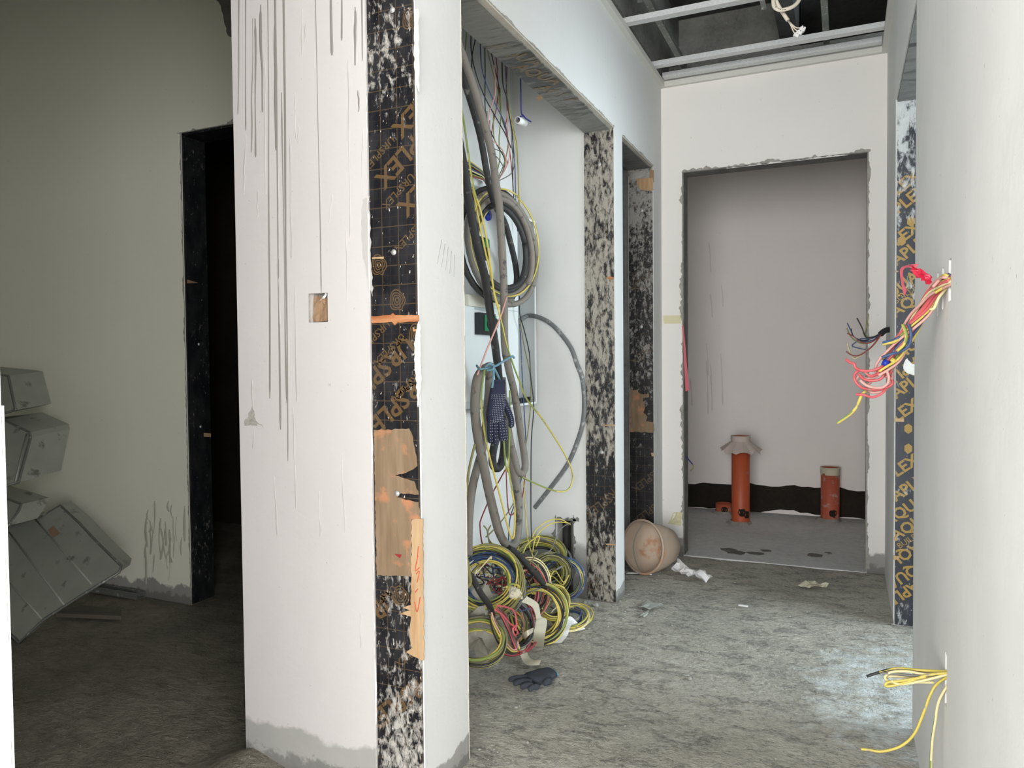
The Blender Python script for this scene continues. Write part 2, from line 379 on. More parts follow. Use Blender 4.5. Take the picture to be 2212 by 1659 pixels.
def smooth(pts, n=8, closed=False):
    P = [Vector(p) for p in pts]; out = []; m = len(P)
    g = (lambda i: P[i % m]) if closed else (lambda i: P[min(max(i, 0), m-1)])
    for i in range(m if closed else m-1):
        p0, p1, p2, p3 = g(i-1), g(i), g(i+1), g(i+2)
        for k in range(n):
            t = k/n
            out.append(0.5*((2*p1) + (p2-p0)*t + (2*p0-5*p1+4*p2-p3)*t*t + (3*p1-p0-3*p2+p3)*t*t*t))
    if not closed: out.append(P[-1])
    return out
def jag(poly, amp, step):
    out = []; n = len(poly)
    for i in range(n):
        a, b = Vector(poly[i]), Vector(poly[(i+1) % n]); L = (b-a).length; k = max(1, int(L/step))
        for j in range(k):
            p = a.lerp(b, j/k)
            if j or True: p = p + Vector((random.uniform(-amp, amp), random.uniform(-amp, amp)) + ((0,) if len(p) == 3 else ()))
            out.append(p)
    return out
def wallgrid(axis, p0, p1, u0, u1, z0, z1, holes):
    """wall between planes p0,p1 on axis (0 or 1), spanning u and z, with through holes (ua,ub,za,zb)"""
    us = sorted({u0, u1, *[h[0] for h in holes], *[h[1] for h in holes]}); us = [u for u in us if u0 <= u <= u1]
    zs = sorted({z0, z1, *[h[2] for h in holes], *[h[3] for h in holes]}); zs = [z for z in zs if z0 <= z <= z1]
    def solid(i, j):
        if i < 0 or j < 0 or i >= len(us)-1 or j >= len(zs)-1: return False
        uc = (us[i]+us[i+1])/2; zc = (zs[j]+zs[j+1])/2
        return not any(h[0] < uc < h[1] and h[2] < zc < h[3] for h in holes)
    mb = MB(); idx = {}
    def V(p, u, z):
        k = (p, u, z)
        if k not in idx: idx[k] = len(mb.v); mb.v.append(Vector((p, u, z) if axis == 0 else (u, p, z)))
        return idx[k]
    def q(*c): mb.f.append([V(*x) for x in c]); mb.mi.append(0); mb.sm.append(False)
    for i in range(len(us)-1):
        for j in range(len(zs)-1):
            if not solid(i, j): continue
            a, b, c, d = us[i], us[i+1], zs[j], zs[j+1]
            q((p0,a,c),(p0,b,c),(p0,b,d),(p0,a,d)); q((p1,a,c),(p1,b,c),(p1,b,d),(p1,a,d))
            if not solid(i-1, j): q((p0,a,c),(p1,a,c),(p1,a,d),(p0,a,d))
            if not solid(i+1, j): q((p0,b,c),(p1,b,c),(p1,b,d),(p0,b,d))
            if not solid(i, j-1): q((p0,a,c),(p1,a,c),(p1,b,c),(p0,b,c))
            if not solid(i, j+1): q((p0,a,d),(p1,a,d),(p1,b,d),(p0,b,d))
    return mb
def patch(name, ax, val, pxs, mat, parent, th=0.0015, amp=0, step=8, out=None):
    """thin slab whose outline was measured in the photo, lying on the plane axis=val"""
    if amp: pxs = jag([Vector(p) for p in pxs], amp, step)
    poly = [on(ax, val, p[0], p[1]) for p in pxs]
    e = Vector((0, 0, 0)); e[ax] = th if out is None else out
    mb = MB(); mb.prism(poly, e); return link(name, mb, mat, parent)
def text_part(body, size, origin, u, v, ang, mat, parent, name='lettering', clip=None, bold=0.0, nrm=None, th=0.0006):
    """flat print: text laid in plane (u,v) at origin, rotated by ang, clipped by planes"""
    cu = D.curves.new('t', 'FONT'); cu.body = body; cu.size = size; cu.offset = bold*size; cu.resolution_u = 2; cu.fill_mode = 'FRONT'
    t = D.objects.new('t', cu); me = D.meshes.new_from_object(t); D.objects.remove(t); D.curves.remove(cu)
    u, v, nrm, origin = Vector(u), Vector(v), Vector(nrm), Vector(origin)
    ca, sa = math.cos(ang), math.sin(ang)
    for x in me.vertices:
        a = x.co.x*ca - x.co.y*sa; b = x.co.x*sa + x.co.y*ca
        x.co = origin + u*a + v*b + nrm*th
    bm = bmesh.new(); bm.from_mesh(me)
    for (pc, pn) in clip or []:
        bmesh.ops.bisect_plane(bm, geom=bm.verts[:]+bm.edges[:]+bm.faces[:], plane_co=Vector(pc), plane_no=Vector(pn), clear_outer=True)
    mb = MB(); bm.verts.index_update()
    mb.add([x.co.copy() for x in bm.verts], [[x.index for x in f.verts] for f in bm.faces]); bm.free(); D.meshes.remove(me)
    if not mb.f: return None
    return link(name, mb, mat, parent)
def boltpart(p, nrm, parent, r=0.012):
    nrm = Vector(nrm); mb = MB()
    mb.lathe([(0.0001, 0.0035), (r*0.55, 0.0035), (r*0.6, 0.002), (r, 0.0018), (r*1.02, 0), (r*0.9, 0)], p, nrm, 10)
    return link('screw', mb, 'bolt', parent)

# ------------------------------------------------------------------ the setting
xL, xR, TH = -0.995, 0.192, 0.145
xLi = xL - TH
Y0, YN1, YN2, YA, YB, YF = 1.65, 1.90, 3.43, 3.57, 4.207, 4.412
YD = 0.612            # near jamb of the left doorway
ZO, ZC, ZS = 2.245, 2.77, 3.30
xC = -1.588           # free end of the column wall
xNb = -1.51           # niche back
RY1, RY2 = 2.60, 3.60 # right doorway
YS = 2.627            # storeroom far wall

# floor
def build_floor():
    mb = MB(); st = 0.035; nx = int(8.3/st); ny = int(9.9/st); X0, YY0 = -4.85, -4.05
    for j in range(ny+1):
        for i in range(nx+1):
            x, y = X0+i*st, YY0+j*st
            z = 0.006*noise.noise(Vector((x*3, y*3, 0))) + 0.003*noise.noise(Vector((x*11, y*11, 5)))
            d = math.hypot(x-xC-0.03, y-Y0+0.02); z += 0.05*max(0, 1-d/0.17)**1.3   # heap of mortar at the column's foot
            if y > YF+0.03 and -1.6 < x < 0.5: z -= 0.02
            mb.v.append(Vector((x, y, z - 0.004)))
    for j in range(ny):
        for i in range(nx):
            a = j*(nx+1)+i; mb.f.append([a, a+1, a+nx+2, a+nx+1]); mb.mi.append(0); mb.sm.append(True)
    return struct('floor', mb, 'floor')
build_floor()
struct('floor_bathroom', MB().box((-1.6, YF+0.004, -0.06), (0.5, 5.9, 0.001)), 'screed')
struct('ceiling', MB().box((-4.9, -4.1, ZS), (3.4, 8.0, ZS+0.15)), 'concrete_dark')

# corridor left wall with doorway, niche and second doorway
wl = struct('wall_left', wallgrid(0, xLi, xL, -0.35, YF, -0.03, ZC+0.02, [(YD, Y0, -0.03, ZO), (YN1, YN2, -0.03, ZO), (YA, YB, -0.03, ZO)]), 'plaster_left')
struct('wall_left_upper', MB().box((xLi, -0.35, ZC+0.02), (xL-0.01, YF, ZS)), 'concrete_dark')
# right wall with its doorway and sockets
sock = [(1.735, 1.775, 1.265, 1.350), (1.86, 1.885, 1.255, 1.345), (1.955, 1.985, 1.245, 1.345), (1.755, 1.785, 0.425, 0.535)]
wr = struct('wall_right', wallgrid(0, xR, xR+TH, 0.55, YF, -0.03, ZC+0.02, [(RY1, RY2, -0.03, ZO)] + sock), 'plaster_right')
for i, s in enumerate(sock):
    mb = MB(); mb.box((xR+0.045, s[0]-0.004, s[2]-0.004), (xR+0.06, s[1]+0.004, s[3]+0.004)); link('back_box', mb, 'beige_edge' if i == 0 else 'mortar_dark', wr)
# far wall with the bathroom doorway
dx0, dx1 = -0.872, 0.105
wb = struct('wall_back', wallgrid(1, YF, YF+0.12, -1.6, 0.5, -0.03, ZC+0.02, [(dx0, dx1, -0.03, ZO)]), 'plaster_far')
# column wall (front of the cable niche) and the niche's own walls
sw = (-1.333, -1.270, 1.262, 1.340)
wc = struct('wall_column', wallgrid(1, Y0-0.012, Y0+0.03, xC, xLi+0.004, -0.03, ZS, [sw]), 'plaster_col')
struct('wall_column_core', MB().box((xC, Y0+0.03, -0.03), (xLi, YN1, ZS)), 'plaster')
wnb = struct('wall_niche_back', MB().box((xC, YN1, -0.03), (xNb, YN2+0.14, ZS)), 'plaster_niche')
hole = (-1.302, -1.212, 0.012, 0.372)
wns = struct('wall_niche_side', wallgrid(1, YN2, YA, xNb, xLi, -0.03, ZS, [hole]), 'plaster_niche')
# closet behind the second doorway
struct('wall_closet_far', MB().box((-2.0, YB, -0.03), (xLi, YB+0.12, ZS)), 'concrete')
struct('wall_closet_back', MB().box((-2.1, YA, -0.03), (-2.0, YB+0.12, ZS)), 'concrete_dark')
struct('wall_closet_near', MB().box((-2.0, YA-0.02, -0.03), (xC, YA, ZS)), 'concrete_dark')
# storeroom on the left
sdx0, sdx1 = -2.873, -1.92
wst = struct('wall_storeroom', wallgrid(1, YS, YS+0.135, -4.75, xC, -0.03, ZS, [(sdx0, sdx1, -0.03, ZO)]), 'plaster_room')
struct('wall_storeroom_left', MB().box((-4.85, -4.1, -0.03), (-4.75, 4.2, ZS)), 'plaster_room')
struct('wall_storeroom_near', MB().box((-4.75, -0.35, -0.03), (xLi, -0.23, ZS)), 'plaster_room')
struct('wall_passage_far', MB().box((-4.75, 4.1, -0.03), (-2.1, 4.2, ZS)), 'tar')  # near-black colour stands in for the darkness of the unlit passage
# bathroom
wbb = struct('wall_bathroom_back', MB().box((-1.7, 5.872, -0.03), (0.6, 5.97, ZS)), 'plaster_bath')
struct('wall_bathroom_left', MB().box((-1.70, YF+0.12, -0.03), (-1.6, 5.872, ZS)), 'plaster_bath')
struct('wall_bathroom_right', MB().box((0.5, YF+0.12, -0.03), (0.6, 5.872, ZS)), 'plaster_bath')
struct('ceiling_bathroom', MB().box((-1.7, YF+0.12, 2.86), (0.6, 5.9, 2.9)), 'concrete')
# raw concrete above the corridor's ceiling frame
struct('wall_void_far', MB().box((-0.985, YF+0.42, 2.9), (-0.26, YF+0.52, ZS)), 'concrete')
struct('wall_void_beam', MB().box((-0.36, YF-0.25, 3.02), (-0.26, YF+0.52, ZS)), 'concrete_dark')
struct('wall_void_left', MB().box((-1.0, 2.2, ZC+0.03), (-0.975, YF+0.5, ZS)), 'concrete')
# side room behind the right doorway, with its window
wside = struct('wall_side_room', wallgrid(0, 3.2, 3.3, 0.55, 4.9, -0.03, ZS, [(1.7, 4.3, 0.5, 2.45)]), 'plaster')
struct('wall_side_room_far', MB().box((xR+TH, 4.53, -0.03), (3.2, 4.65, ZS)), 'plaster')
struct('wall_side_room_near', MB().box((xR+TH, 0.55, -0.03), (3.2, 0.67, ZS)), 'plaster')
mb = MB()
for y in (1.7, 2.55, 3.4, 4.25): mb.box((3.22, y, 0.5), (3.28, y+0.05, 2.45))
mb.box((3.22, 1.7, 0.5), (3.28, 4.3, 0.55)); mb.box((3.22, 1.7, 2.4), (3.28, 4.3, 2.45))
struct('window_1', mb, 'frame')
# hall behind the camera
struct('wall_hall_right', wallgrid(0, 3.05, 3.15, -4.0, 0.67, -0.03, ZS, [(-3.75, 0.25, 0.2, 2.6)]), 'plaster')  # window opening added for the unseen side light
struct('wall_hall_back', wallgrid(1, -4.1, -4.0, -4.75, 3.15, -0.03, ZS, [(-3.3, 3.0, 0.15, 2.75)]), 'plaster')
mb = MB()
for x in (-3.3, -1.75, -0.2, 1.4, 2.95): mb.box((x, -4.07, 0.15), (x+0.05, -4.02, 2.75))
struct('window_2', mb, 'frame')
mb = MB()
for y in (-3.75, -2.45, -1.1, 0.2): mb.box((3.07, y, 0.2), (3.12, y+0.05, 2.6))
struct('window_3', mb, 'frame')  # frame of the added side window, put in to light the storeroom

# ---- chipped edges and marks on the walls
def edge_run(parent, ax, val, a, b, w, mat, out, n=None, name='chipped_edge', vary=0.8, sgn=1, seed=0):
    """ragged strip of broken plaster along an edge a->b (world points on the plane)"""
    rnd = random.Random(seed); a, b = Vector(a), Vector(b); L = (b-a).length; n = n or max(6, int(L/0.009)); d = (b-a)/n
    nr = Vector((0, 0, 0)); nr[ax] = 1; sd = (b-a).normalized().cross(nr).normalized()*sgn
    top = [a + d*i for i in range(n+1)]
    bot = [a + d*i + sd*w*(0.06 + 1.2*vary*max(0.0, 0.08 + 0.9*noise.noise(Vector((d.length*i*9, seed*7.3, 0))) + 0.5*noise.noise(Vector((d.length*i*40, seed*3.1, 4))) + rnd.uniform(-0.12, 0.12))) for i in range(n+1)]
    e = Vector((0, 0, 0)); e[ax] = out
    mb = MB(); vs = top + bot + [p+e for p in top] + [p+e for p in bot]; m = n+1; fs = []
    for i in range(n):
        fs += [(i, i+1, m+i+1, m+i), (2*m+i, 2*m+i+1, 3*m+i+1, 3*m+i), (m+i, m+i+1, 3*m+i+1, 3*m+i), (i, i+1, 2*m+i+1, 2*m+i)]
    fs += [(0, m, 3*m, 2*m), (n, m+n, 3*m+n, 2*m+n)]
    mb.add(vs, fs); return link(name, mb, mat, parent)
# bathroom doorway: lintel and jambs
edge_run(wb, 1, YF, (dx0, YF, ZO-0.005), (dx1+0.01, YF, ZO-0.005), 0.03, 'mortar', -0.003, sgn=1, seed=1)
edge_run(wb, 1, YF-0.003, (dx0+0.25, YF-0.003, ZO-0.012), (dx1-0.1, YF-0.003, ZO-0.012), 0.02, 'chip_white', -0.003, sgn=1, seed=3)
edge_run(wb, 1, YF, (dx0, YF, 0.02), (dx0, YF, ZO), 0.024, 'mortar', -0.002, sgn=1, seed=4, vary=1.0)
edge_run(wb, 1, YF, (dx1, YF, 0.02), (dx1, YF, ZO), 0.014, 'mortar', -0.002, sgn=-1, seed=5, vary=1.0)
link('reveal_render', MB().box((dx0-0.001, YF+0.005, 0), (dx0+0.006, YF+0.119, ZO)), 'mortar_dark', wb)
link('reveal_render', MB().box((dx1-0.006, YF+0.005, 0), (dx1+0.001, YF+0.119, ZO)), 'mortar', wb)
link('lintel_render', MB().box((dx0, YF+0.004, ZO-0.008), (dx1, YF+0.119, ZO+0.001)), 'mortar_dark', wb)
# storeroom doorway
edge_run(wst, 1, YS, (sdx0-0.02, YS, ZO), (sdx1, YS, ZO), 0.03, 'mortar', -0.003, sgn=1, seed=6)
edge_run(wst, 1, YS, (sdx0, YS, 0.02), (sdx0, YS, ZO), 0.016, 'mortar', -0.003, sgn=1, seed=7)
patch('bare_patch', 1, YS, [(466, 0), (506, 0), (506, 84), (494, 80), (484, 42), (478, 12)], 'mortar_dark', wst, out=-0.003, amp=2)
# column: ragged plaster edges on both sides of the plywood strip
edge_run(wc, 1, Y0-0.012, (xLi+0.004, Y0-0.012, 0.0), (xLi+0.004, Y0-0.012, 2.5), 0.007, 'chip_white', -0.002, sgn=-1, seed=8, n=160)
edge_run(wl, 0, xL, (xL, Y0, 0.0), (xL, Y0, 2.245), 0.012, 'chip_white', 0.002, sgn=1, seed=9)
edge_run(wl, 0, xL, (xL, YN1, 0.0), (xL, YN1, 2.24), 0.008, 'beige_edge', 0.0015, sgn=-1, seed=10)
edge_run(wl, 0, xL, (xL, YN1, ZO), (xL, YN2, ZO), 0.014, 'mortar', 0.002, sgn=-1, seed=12)
edge_run(wl, 0, xL, (xL, YA, ZO), (xL, YB, ZO), 0.018, 'mortar', 0.002, sgn=-1, seed=13)
edge_run(wr, 0, xR, (xR, RY2, 0.02), (xR, RY2, ZO), 0.008, 'chip_white', -0.002, sgn=1, seed=14)
edge_run(wl, 0, xL, (xL, YD, 0.0), (xL, YD, 0.62), 0.03, 'card', 0.002, sgn=-1, seed=16)
edge_run(wl, 0, xL+0.002, (xL+0.002, YD, 0.0), (xL+0.002, YD, 1.1), 0.012, 'chip_white', 0.004, sgn=-1, seed=17)
for s, z in ((0, ZO), (1, ZO)):   # pale render edge showing under the lintel plaster
    ya, yb = ((YN1, YN2), (YA, YB))[s]
    link('lintel_edge', MB().box((xL-0.018, ya, z-0.006), (xL, yb, z+0.002)), 'beige_edge', wl)
# column scraped patch, drips, marks
patch('scraped_patch', 1, Y0-0.012, [(797, 425), (806, 640), (797, 620), (786, 560), (781, 470), (785, 430)], 'dripfaint', wc, out=-0.0012, amp=2)
patch('cement_smear', 1, Y0-0.012, [(528, 912), (546, 880), (552, 905), (568, 922), (548, 912), (556, 918), (530, 918)], 'mortar', wc, out=-0.0015, amp=3, step=5)
def drip(wall, yv, pts, w, mat):
    """run of dried grout, tapering, on a wall facing the camera"""
    P = smooth(pts, 6); n = len(P); L = []; Rr = []
    for i, p in enumerate(P):
        t = i/(n-1); ww = w*(0.55 + 0.45*math.sin(t*3+pts[0][0])**2)*(0.6 if t < 0.1 else 1)
        if i == n-1: ww *= 0.5
        a = PY(yv, p[0]-ww/2, p[1]); b = PY(yv, p[0]+ww/2, p[1]); L.append(a); Rr.append(b)
    mb = MB(); mid = [(a+b)/2 + Vector((0, -0.0016, 0)) for a, b in zip(L, Rr)]
    vs = L + mid + Rr; fs = []
    for i in range(n-1): fs += [(i, i+1, n+i+1, n+i), (n+i, n+i+1, 2*n+i+1, 2*n+i)]
    mb.add(vs, fs, sm=True); return link('paint_drip', mb, mat, wall)
def V3(x, y): return Vector((x, y, 0))
for xt, yt, xb, yb, w, m in [(519,-240,514,248,4,0),(532,-240,531,282,4,0),(546,40,543,330,3,0),(551,40,552,340,5,0),(563,10,567,243,6,0),(577,-240,583,861,4,0),(572,120,574,420,3,1),(592,-240,606,928,5,0),(594,40,596,325,7,0),
    (610,-240,622,996,5,0),(608,200,620,871,4,0),(627,300,630,560,5,1),(602,360,603,560,3,1),(677,-240,694,634,3,0),(712,-240,717,120,6,0),(737,-240,738,88,4,0),(767,15,767,142,6,0),(779,-240,783,132,4,0),(773,195,775,242,4,0),
    (752,130,756,515,4,1),(783,280,783,420,3,1),(653,20,652,120,3,1),(718,420,711,480,2,1),(660,50,658,90,4,1),(748,500,750,650,3,1),(644,270,645,310,4,1),(637,620,642,870,5,1),(633,880,640,1100,4,1),(593,1030,599,1157,4,1),(545,820,547,970,4,1),
    (690,1060,692,1160,3,1),(738,980,745,1150,3,1),(778,1320,780,1400,3,1),(636,200,640,300,3,1),(531,290,526,420,4,1),(557,410,556,470,4,1),(600,560,605,700,6,1)]:
    k = 5; pts = []
    for i in range(k+1):
        t = i/k; pts.append(V3(xt+(xb-xt)*t+(random.uniform(-1.2, 1.2) if 0 < i < k else 0), yt+(yb-yt)*t))
    drip(wc, Y0-0.012, pts, w, ('dripgrey', 'dripfaint')[m])
for i in range(26):   # splashes low on the storeroom wall
    x = random.uniform(310, 405); y = random.uniform(1080, 1200); h = random.uniform(20, 90)
    drip(wst, YS, [V3(x, y), V3(x+random.uniform(-5, 5), y+h*0.5), V3(x+random.uniform(-3, 3), y+h)], random.uniform(2, 6), 'dripdark')
for i in range(5):    # pencil scratches on the narrow wall
    x = 948+i*7; a, b = PX(xL, x+6, 518+i*8), PX(xL, x-4+i*2, 570+i*7)
    link('pencil_mark', MB().tube([a+Vector((0.0006, 0, 0)), b+Vector((0.0006, 0, 0))], 0.0006, 4), 'pencil', wl)
# waterproofing band at the foot of the bathroom wall
patch('waterproof_band', 1, 5.872, [(1420, 1035), (1484, 1046), (1520, 1042), (1560, 1047), (1620, 1045), (1668, 1052), (1700, 1048), (1760, 1054), (1800, 1052), (1868, 1062), (1900, 1064), (1900, 1125), (1840, 1119), (1760, 1112), (1700, 1100), (1640, 1108), (1560, 1100), (1420, 1090)], 'tar', wbb, out=-0.004, amp=2, step=14)
for i in range(9):
    x = random.uniform(1488, 1560); y = random.uniform(520, 900); h = random.uniform(40, 120)
    drip(wbb, 5.872, [V3(x, y), V3(x+3, y+h*.5), V3(x+4, y+h)], random.uniform(2, 4), 'dripbath')
# switch box recess in the column with crumpled cardboard
mb = MB(); mb.box((sw[0]-0.003, Y0+0.024, sw[2]-0.003), (sw[1]+0.003, Y0+0.029, sw[3]+0.003)); link('back_box', mb, 'mortar', wc)
edge_run(wc, 1, Y0-0.012, (sw[0], Y0-0.012, sw[3]), (sw[1], Y0-0.012, sw[3]), 0.006, 'mortar', -0.001, sgn=-1, seed=21)
edge_run(wc, 1, Y0-0.012, (sw[0], Y0-0.012, sw[2]), (sw[0], Y0-0.012, sw[3]), 0.006, 'mortar', -0.001, sgn=-1, seed=22)
def crumple(name, quad, nx, ny, amp, mat, seed, th=None, parent=None, fold=None, org=None):
    mb = MB(); q = [Vector(p) for p in quad]; nrm = (q[1]-q[0]).cross(q[3]-q[0]).normalized(); rnd = random.Random(seed)
    for j in range(ny+1):
        for i in range(nx+1):
            u, v = i/nx, j/ny; p = (q[0]*(1-u)+q[1]*u)*(1-v) + (q[3]*(1-u)+q[2]*u)*v
            p = p + nrm*amp*noise.noise(Vector((u*3.3, v*3.3, seed))) + Vector([rnd.uniform(-1, 1)*amp*0.18 for _ in range(3)])
            if fold: p = p + fold(u, v)
            mb.v.append(p)
    for j in range(ny):
        for i in range(nx): a = j*(nx+1)+i; mb.f.append([a, a+1, a+nx+2, a+nx+1]); mb.mi.append(0); mb.sm.append(False)
    n0 = len(mb.v); k = 0.0006
    mb.v += [v - nrm*k for v in mb.v[:n0]]; mb.f += [[x+n0 for x in f][::-1] for f in mb.f]; mb.mi *= 2; mb.sm *= 2
    return link(name, mb, mat, parent, org=org)
c = crumple('cardboard_scrap', [(sw[0]+0.004, Y0+0.002, sw[2]+0.003), (sw[1]-0.004, Y0+0.004, sw[2]+0.003), (sw[1]-0.006, Y0+0.008, sw[3]-0.012), (sw[0]+0.004, Y0+0.006, sw[3]-0.004)], 6, 6, 0.008, 'card', 3)
tag(c, 'crumpled brown cardboard stuffed in the square switch hole of the column', 'cardboard')
c = crumple('plaster_flake', [(sw[0]+0.030, Y0-0.004, sw[3]-0.020), (sw[0]+0.050, Y0-0.004, sw[3]-0.010), (sw[0]+0.052, Y0-0.002, sw[3]+0.002), (sw[0]+0.040, Y0-0.002, sw[3]-0.010)], 4, 3, 0.004, 'paper', 5)
tag(c, 'small curled white flake at the top of the square switch hole', 'flake')

# ------------------------------------------------------------------ plywood linings
def strip_clip(x0, x1, z0, z1, y):
    return [((x0, y, 0), (-1, 0, 0)), ((x1, y, 0), (1, 0, 0)), ((0, y, z0), (0, 0, -1)), ((0, y, z1), (0, 0, 1))]
def ply_panel(name, label, x0, x1, y, z0, z1, mat):
    t = thing(name, label, 'plywood', ((x0+x1)/2, y, z0))
    link('board', MB().box((x0, y, z0), (x1, y+0.014, z1)), mat, t); return t
# column strip
pc = ply_panel('plywood_lining', 'black printed plywood strip with torn brown patches between the two white column faces', xLi+0.004, xL-0.002, Y0-0.005, 0.0, ZO+0.02, 'ply_col')
cx0, cx1 = xLi+0.005, xL-0.003; yv = Y0-0.005; UX, UZ, NY = (1, 0, 0), (0, 0, 1), (0, -1, 0)
def ctext(body, px, py, size, deg, mat='gold_col', bold=0.0):
    return text_part(body, size, PY(yv, px, py), UX, UZ, R(deg), mat, pc, clip=strip_clip(cx0, cx1, 0, 2.3, yv), bold=bold, nrm=NY)
for px, py in [(1000, 95), (960, 212), (1012, 272), (877, 722), (917, 792), (842, 1272), (927, 1444)]: ctext('URSPLEX', px, py, 0.068, 219.5, bold=0.022)
for px, py in [(845, 292), (888, 372), (915, 466), (868, 718), (908, 796), (835, 690), (850, 1262), (915, 1380)]: ctext('URSPLEX', px, py, 0.029, 219.5, bold=0.01)
def emblem(px, py, r, parent, mat, y, clip):
    """wood-grain drop: concentric wavy rings"""
    c = PY(y, px, py); mb = MB()
    for i, (ra, rb) in enumerate([(0.14, 0.28), (0.40, 0.52), (0.64, 0.76), (0.88, 1.0)]):
        n = 26; o = len(mb.v)
        for j in range(n):
            a = 2*math.pi*j/n; w = 1 + 0.10*math.sin(3*a+i*0.7) + (0.22 if abs(a-5.3) < 0.25 and i > 1 else 0)
            for rr in (ra, rb):
                p = c + Vector((math.cos(a)*rr*r*w, -0.0007, math.sin(a)*rr*r*w*1.1)); p.x = min(max(p.x, clip[0]), clip[1]); mb.v.append(p)
        for j in range(n): k = (j+1) % n; mb.f.append([o+2*j, o+2*k, o+2*k+1, o+2*j+1]); mb.mi.append(0); mb.sm.append(False)
    return link('emblem', mb, mat, parent)
for px, py in [(858, 648), (818, 572), (900, 722), (866, 1288), (886, 40)]: emblem(px, py, 0.024, pc, 'gold_col', yv, (cx0, cx1))
def cpatch(pxs, mat, amp=2.0, step=7, th=-0.002): return patch('torn_patch', 1, yv, pxs, mat, pc, out=th, amp=amp, step=step)
cpatch([(809, 929), (884, 926), (892, 945), (900, 985), (903, 1005), (894, 1015), (854, 1027), (894, 1040), (906, 1068), (866, 1066), (860, 1075), (905, 1085), (908, 1120), (890, 1122), (889, 1245), (814, 1242)], 'woodbrown', 1.2)
cpatch([(891, 1121), (914, 1121), (917, 1427), (895, 1416), (878, 1408), (891, 1398), (885, 1370), (889, 1330), (860, 1326), (888, 1318), (872, 1312), (889, 1306), (890, 1240)], 'woodbare', 1.2, th=-0.0032)
cpatch([(804, 684), (845, 680), (850, 676), (854, 681), (905, 680), (905, 694), (860, 697), (855, 702), (848, 696), (804, 698)], 'woodorange', 0.8, th=-0.003)
cpatch([(804, 556), (829, 555), (829, 559), (804, 560)], 'woodbare', 0.5)
cpatch([(893, 711), (903, 711), (903, 716), (893, 716)], 'woodorange', 0.5)
patch('white_edge', 1, yv, [(895, 760), (902, 700), (909, 700), (910, 830), (904, 880), (899, 810)], 'chip_white', pc, out=-0.003, amp=1.5)
patch('white_edge', 1, yv, [(898, 20), (905, 20), (906, 200), (899, 180), (895, 110)], 'chip_white', pc, out=-0.003, amp=1.5)
for pts in [[(903,1200),(897,1232),(906,1226)], [(899,1240),(906,1234),(901,1258)], [(897,1280),(903,1272)], [(896,1300),(901,1322),(908,1290)], [(904,1180),(900,1218)]]:
    link('crayon_mark', MB().tube(smooth([PY(yv-0.0036, *p) for p in pts], 5), 0.0013, 5), 'redmark', pc)
patch('crayon_mark', 1, yv-0.002, [(852, 1196), (868, 1198), (864, 1206)], 'darkred', pc, out=-0.001)
for px, py in [(848, 22), (851, 545), (858, 1066)]: boltpart(PY(yv-0.003, px, py), NY, pc, 0.0075)
# niche jamb
pn = ply_panel('plywood_lining', 'plaster-smeared black plywood jamb on the right of the cable niche', xLi-0.002, xL-0.003, YN2-0.006, 0.0, ZO, 'ply_niche')
ynv = YN2-0.006
def ntext(body, px, py, size, deg, y, x0, x1, mat, par, bold=0.01):
    return text_part(body, size, PY(y, px, py), UX, UZ, R(deg), mat, par, clip=strip_clip(x0, x1, 0, 2.24, y), bold=bold, nrm=NY)
for px, py in [(1340, 1045), (1345, 1150), (1340, 1210), (1330, 640)]: ntext('URSPLEX', px, py, 0.06, 219.5, ynv, xLi, xL-0.004, 'gold_niche', pn)
patch('torn_patch', 1, ynv, [(1308, 600), (1318, 597), (1327, 599), (1320, 605)], 'woodorange', pn, out=-0.002)
patch('torn_patch', 1, ynv, [(1303, 918), (1328, 917), (1328, 920), (1304, 920)], 'woodbare', pn, out=-0.002)
patch('torn_patch', 1, ynv, [(1308, 1174), (1329, 1175), (1329, 1178), (1310, 1177)], 'woodbare', pn, out=-0.002)
for px, py in [(1295, 355), (1300, 977)]: boltpart(PY(ynv, px, py), NY, pn, 0.009)
# second doorway jamb
y2v = YB-0.006
p2 = ply_panel('plywood_lining', 'black plywood jamb with torn brown patches in the doorway behind the bucket', xLi+0.004, xL-0.003, y2v, 0.0, ZO, 'ply_op2')
for px, py in [(1430, 560), (1430, 720), (1432, 1000), (1435, 1070)]: ntext('URSPLEX', px, py, 0.06, 219.5, y2v, xLi+0.005, xL-0.004, 'gold_op2', p2)
patch('torn_patch', 1, y2v, [(1361, 842), (1376, 842), (1384, 851), (1402, 851), (1403, 857), (1388, 860), (1393, 878), (1390, 892), (1400, 900), (1396, 910), (1412, 912), (1413, 934), (1361, 933)], 'woodbrown', p2, out=-0.003, amp=1.2, step=6)
patch('torn_patch', 1, y2v, [(1375, 386), (1411, 384), (1411, 412), (1386, 410), (1376, 398)], 'woodbare', p2, out=-0.003, amp=1.2, step=6)
patch('torn_patch', 1, y2v, [(1362, 370), (1403, 368), (1403, 384), (1362, 388)], 'mortar', p2, out=-0.002, amp=1)
patch('torn_patch', 1, y2v, [(1403, 368), (1412, 367), (1412, 395), (1403, 395)], 'card', p2, out=-0.002, amp=1)
patch('torn_patch', 1, y2v, [(1406, 978), (1413, 978), (1413, 986), (1408, 985)], 'woodbare', p2, out=-0.002)
for px, py in [(1386, 455), (1385, 706)]: boltpart(PY(y2v, px, py), NY, p2, 0.010)
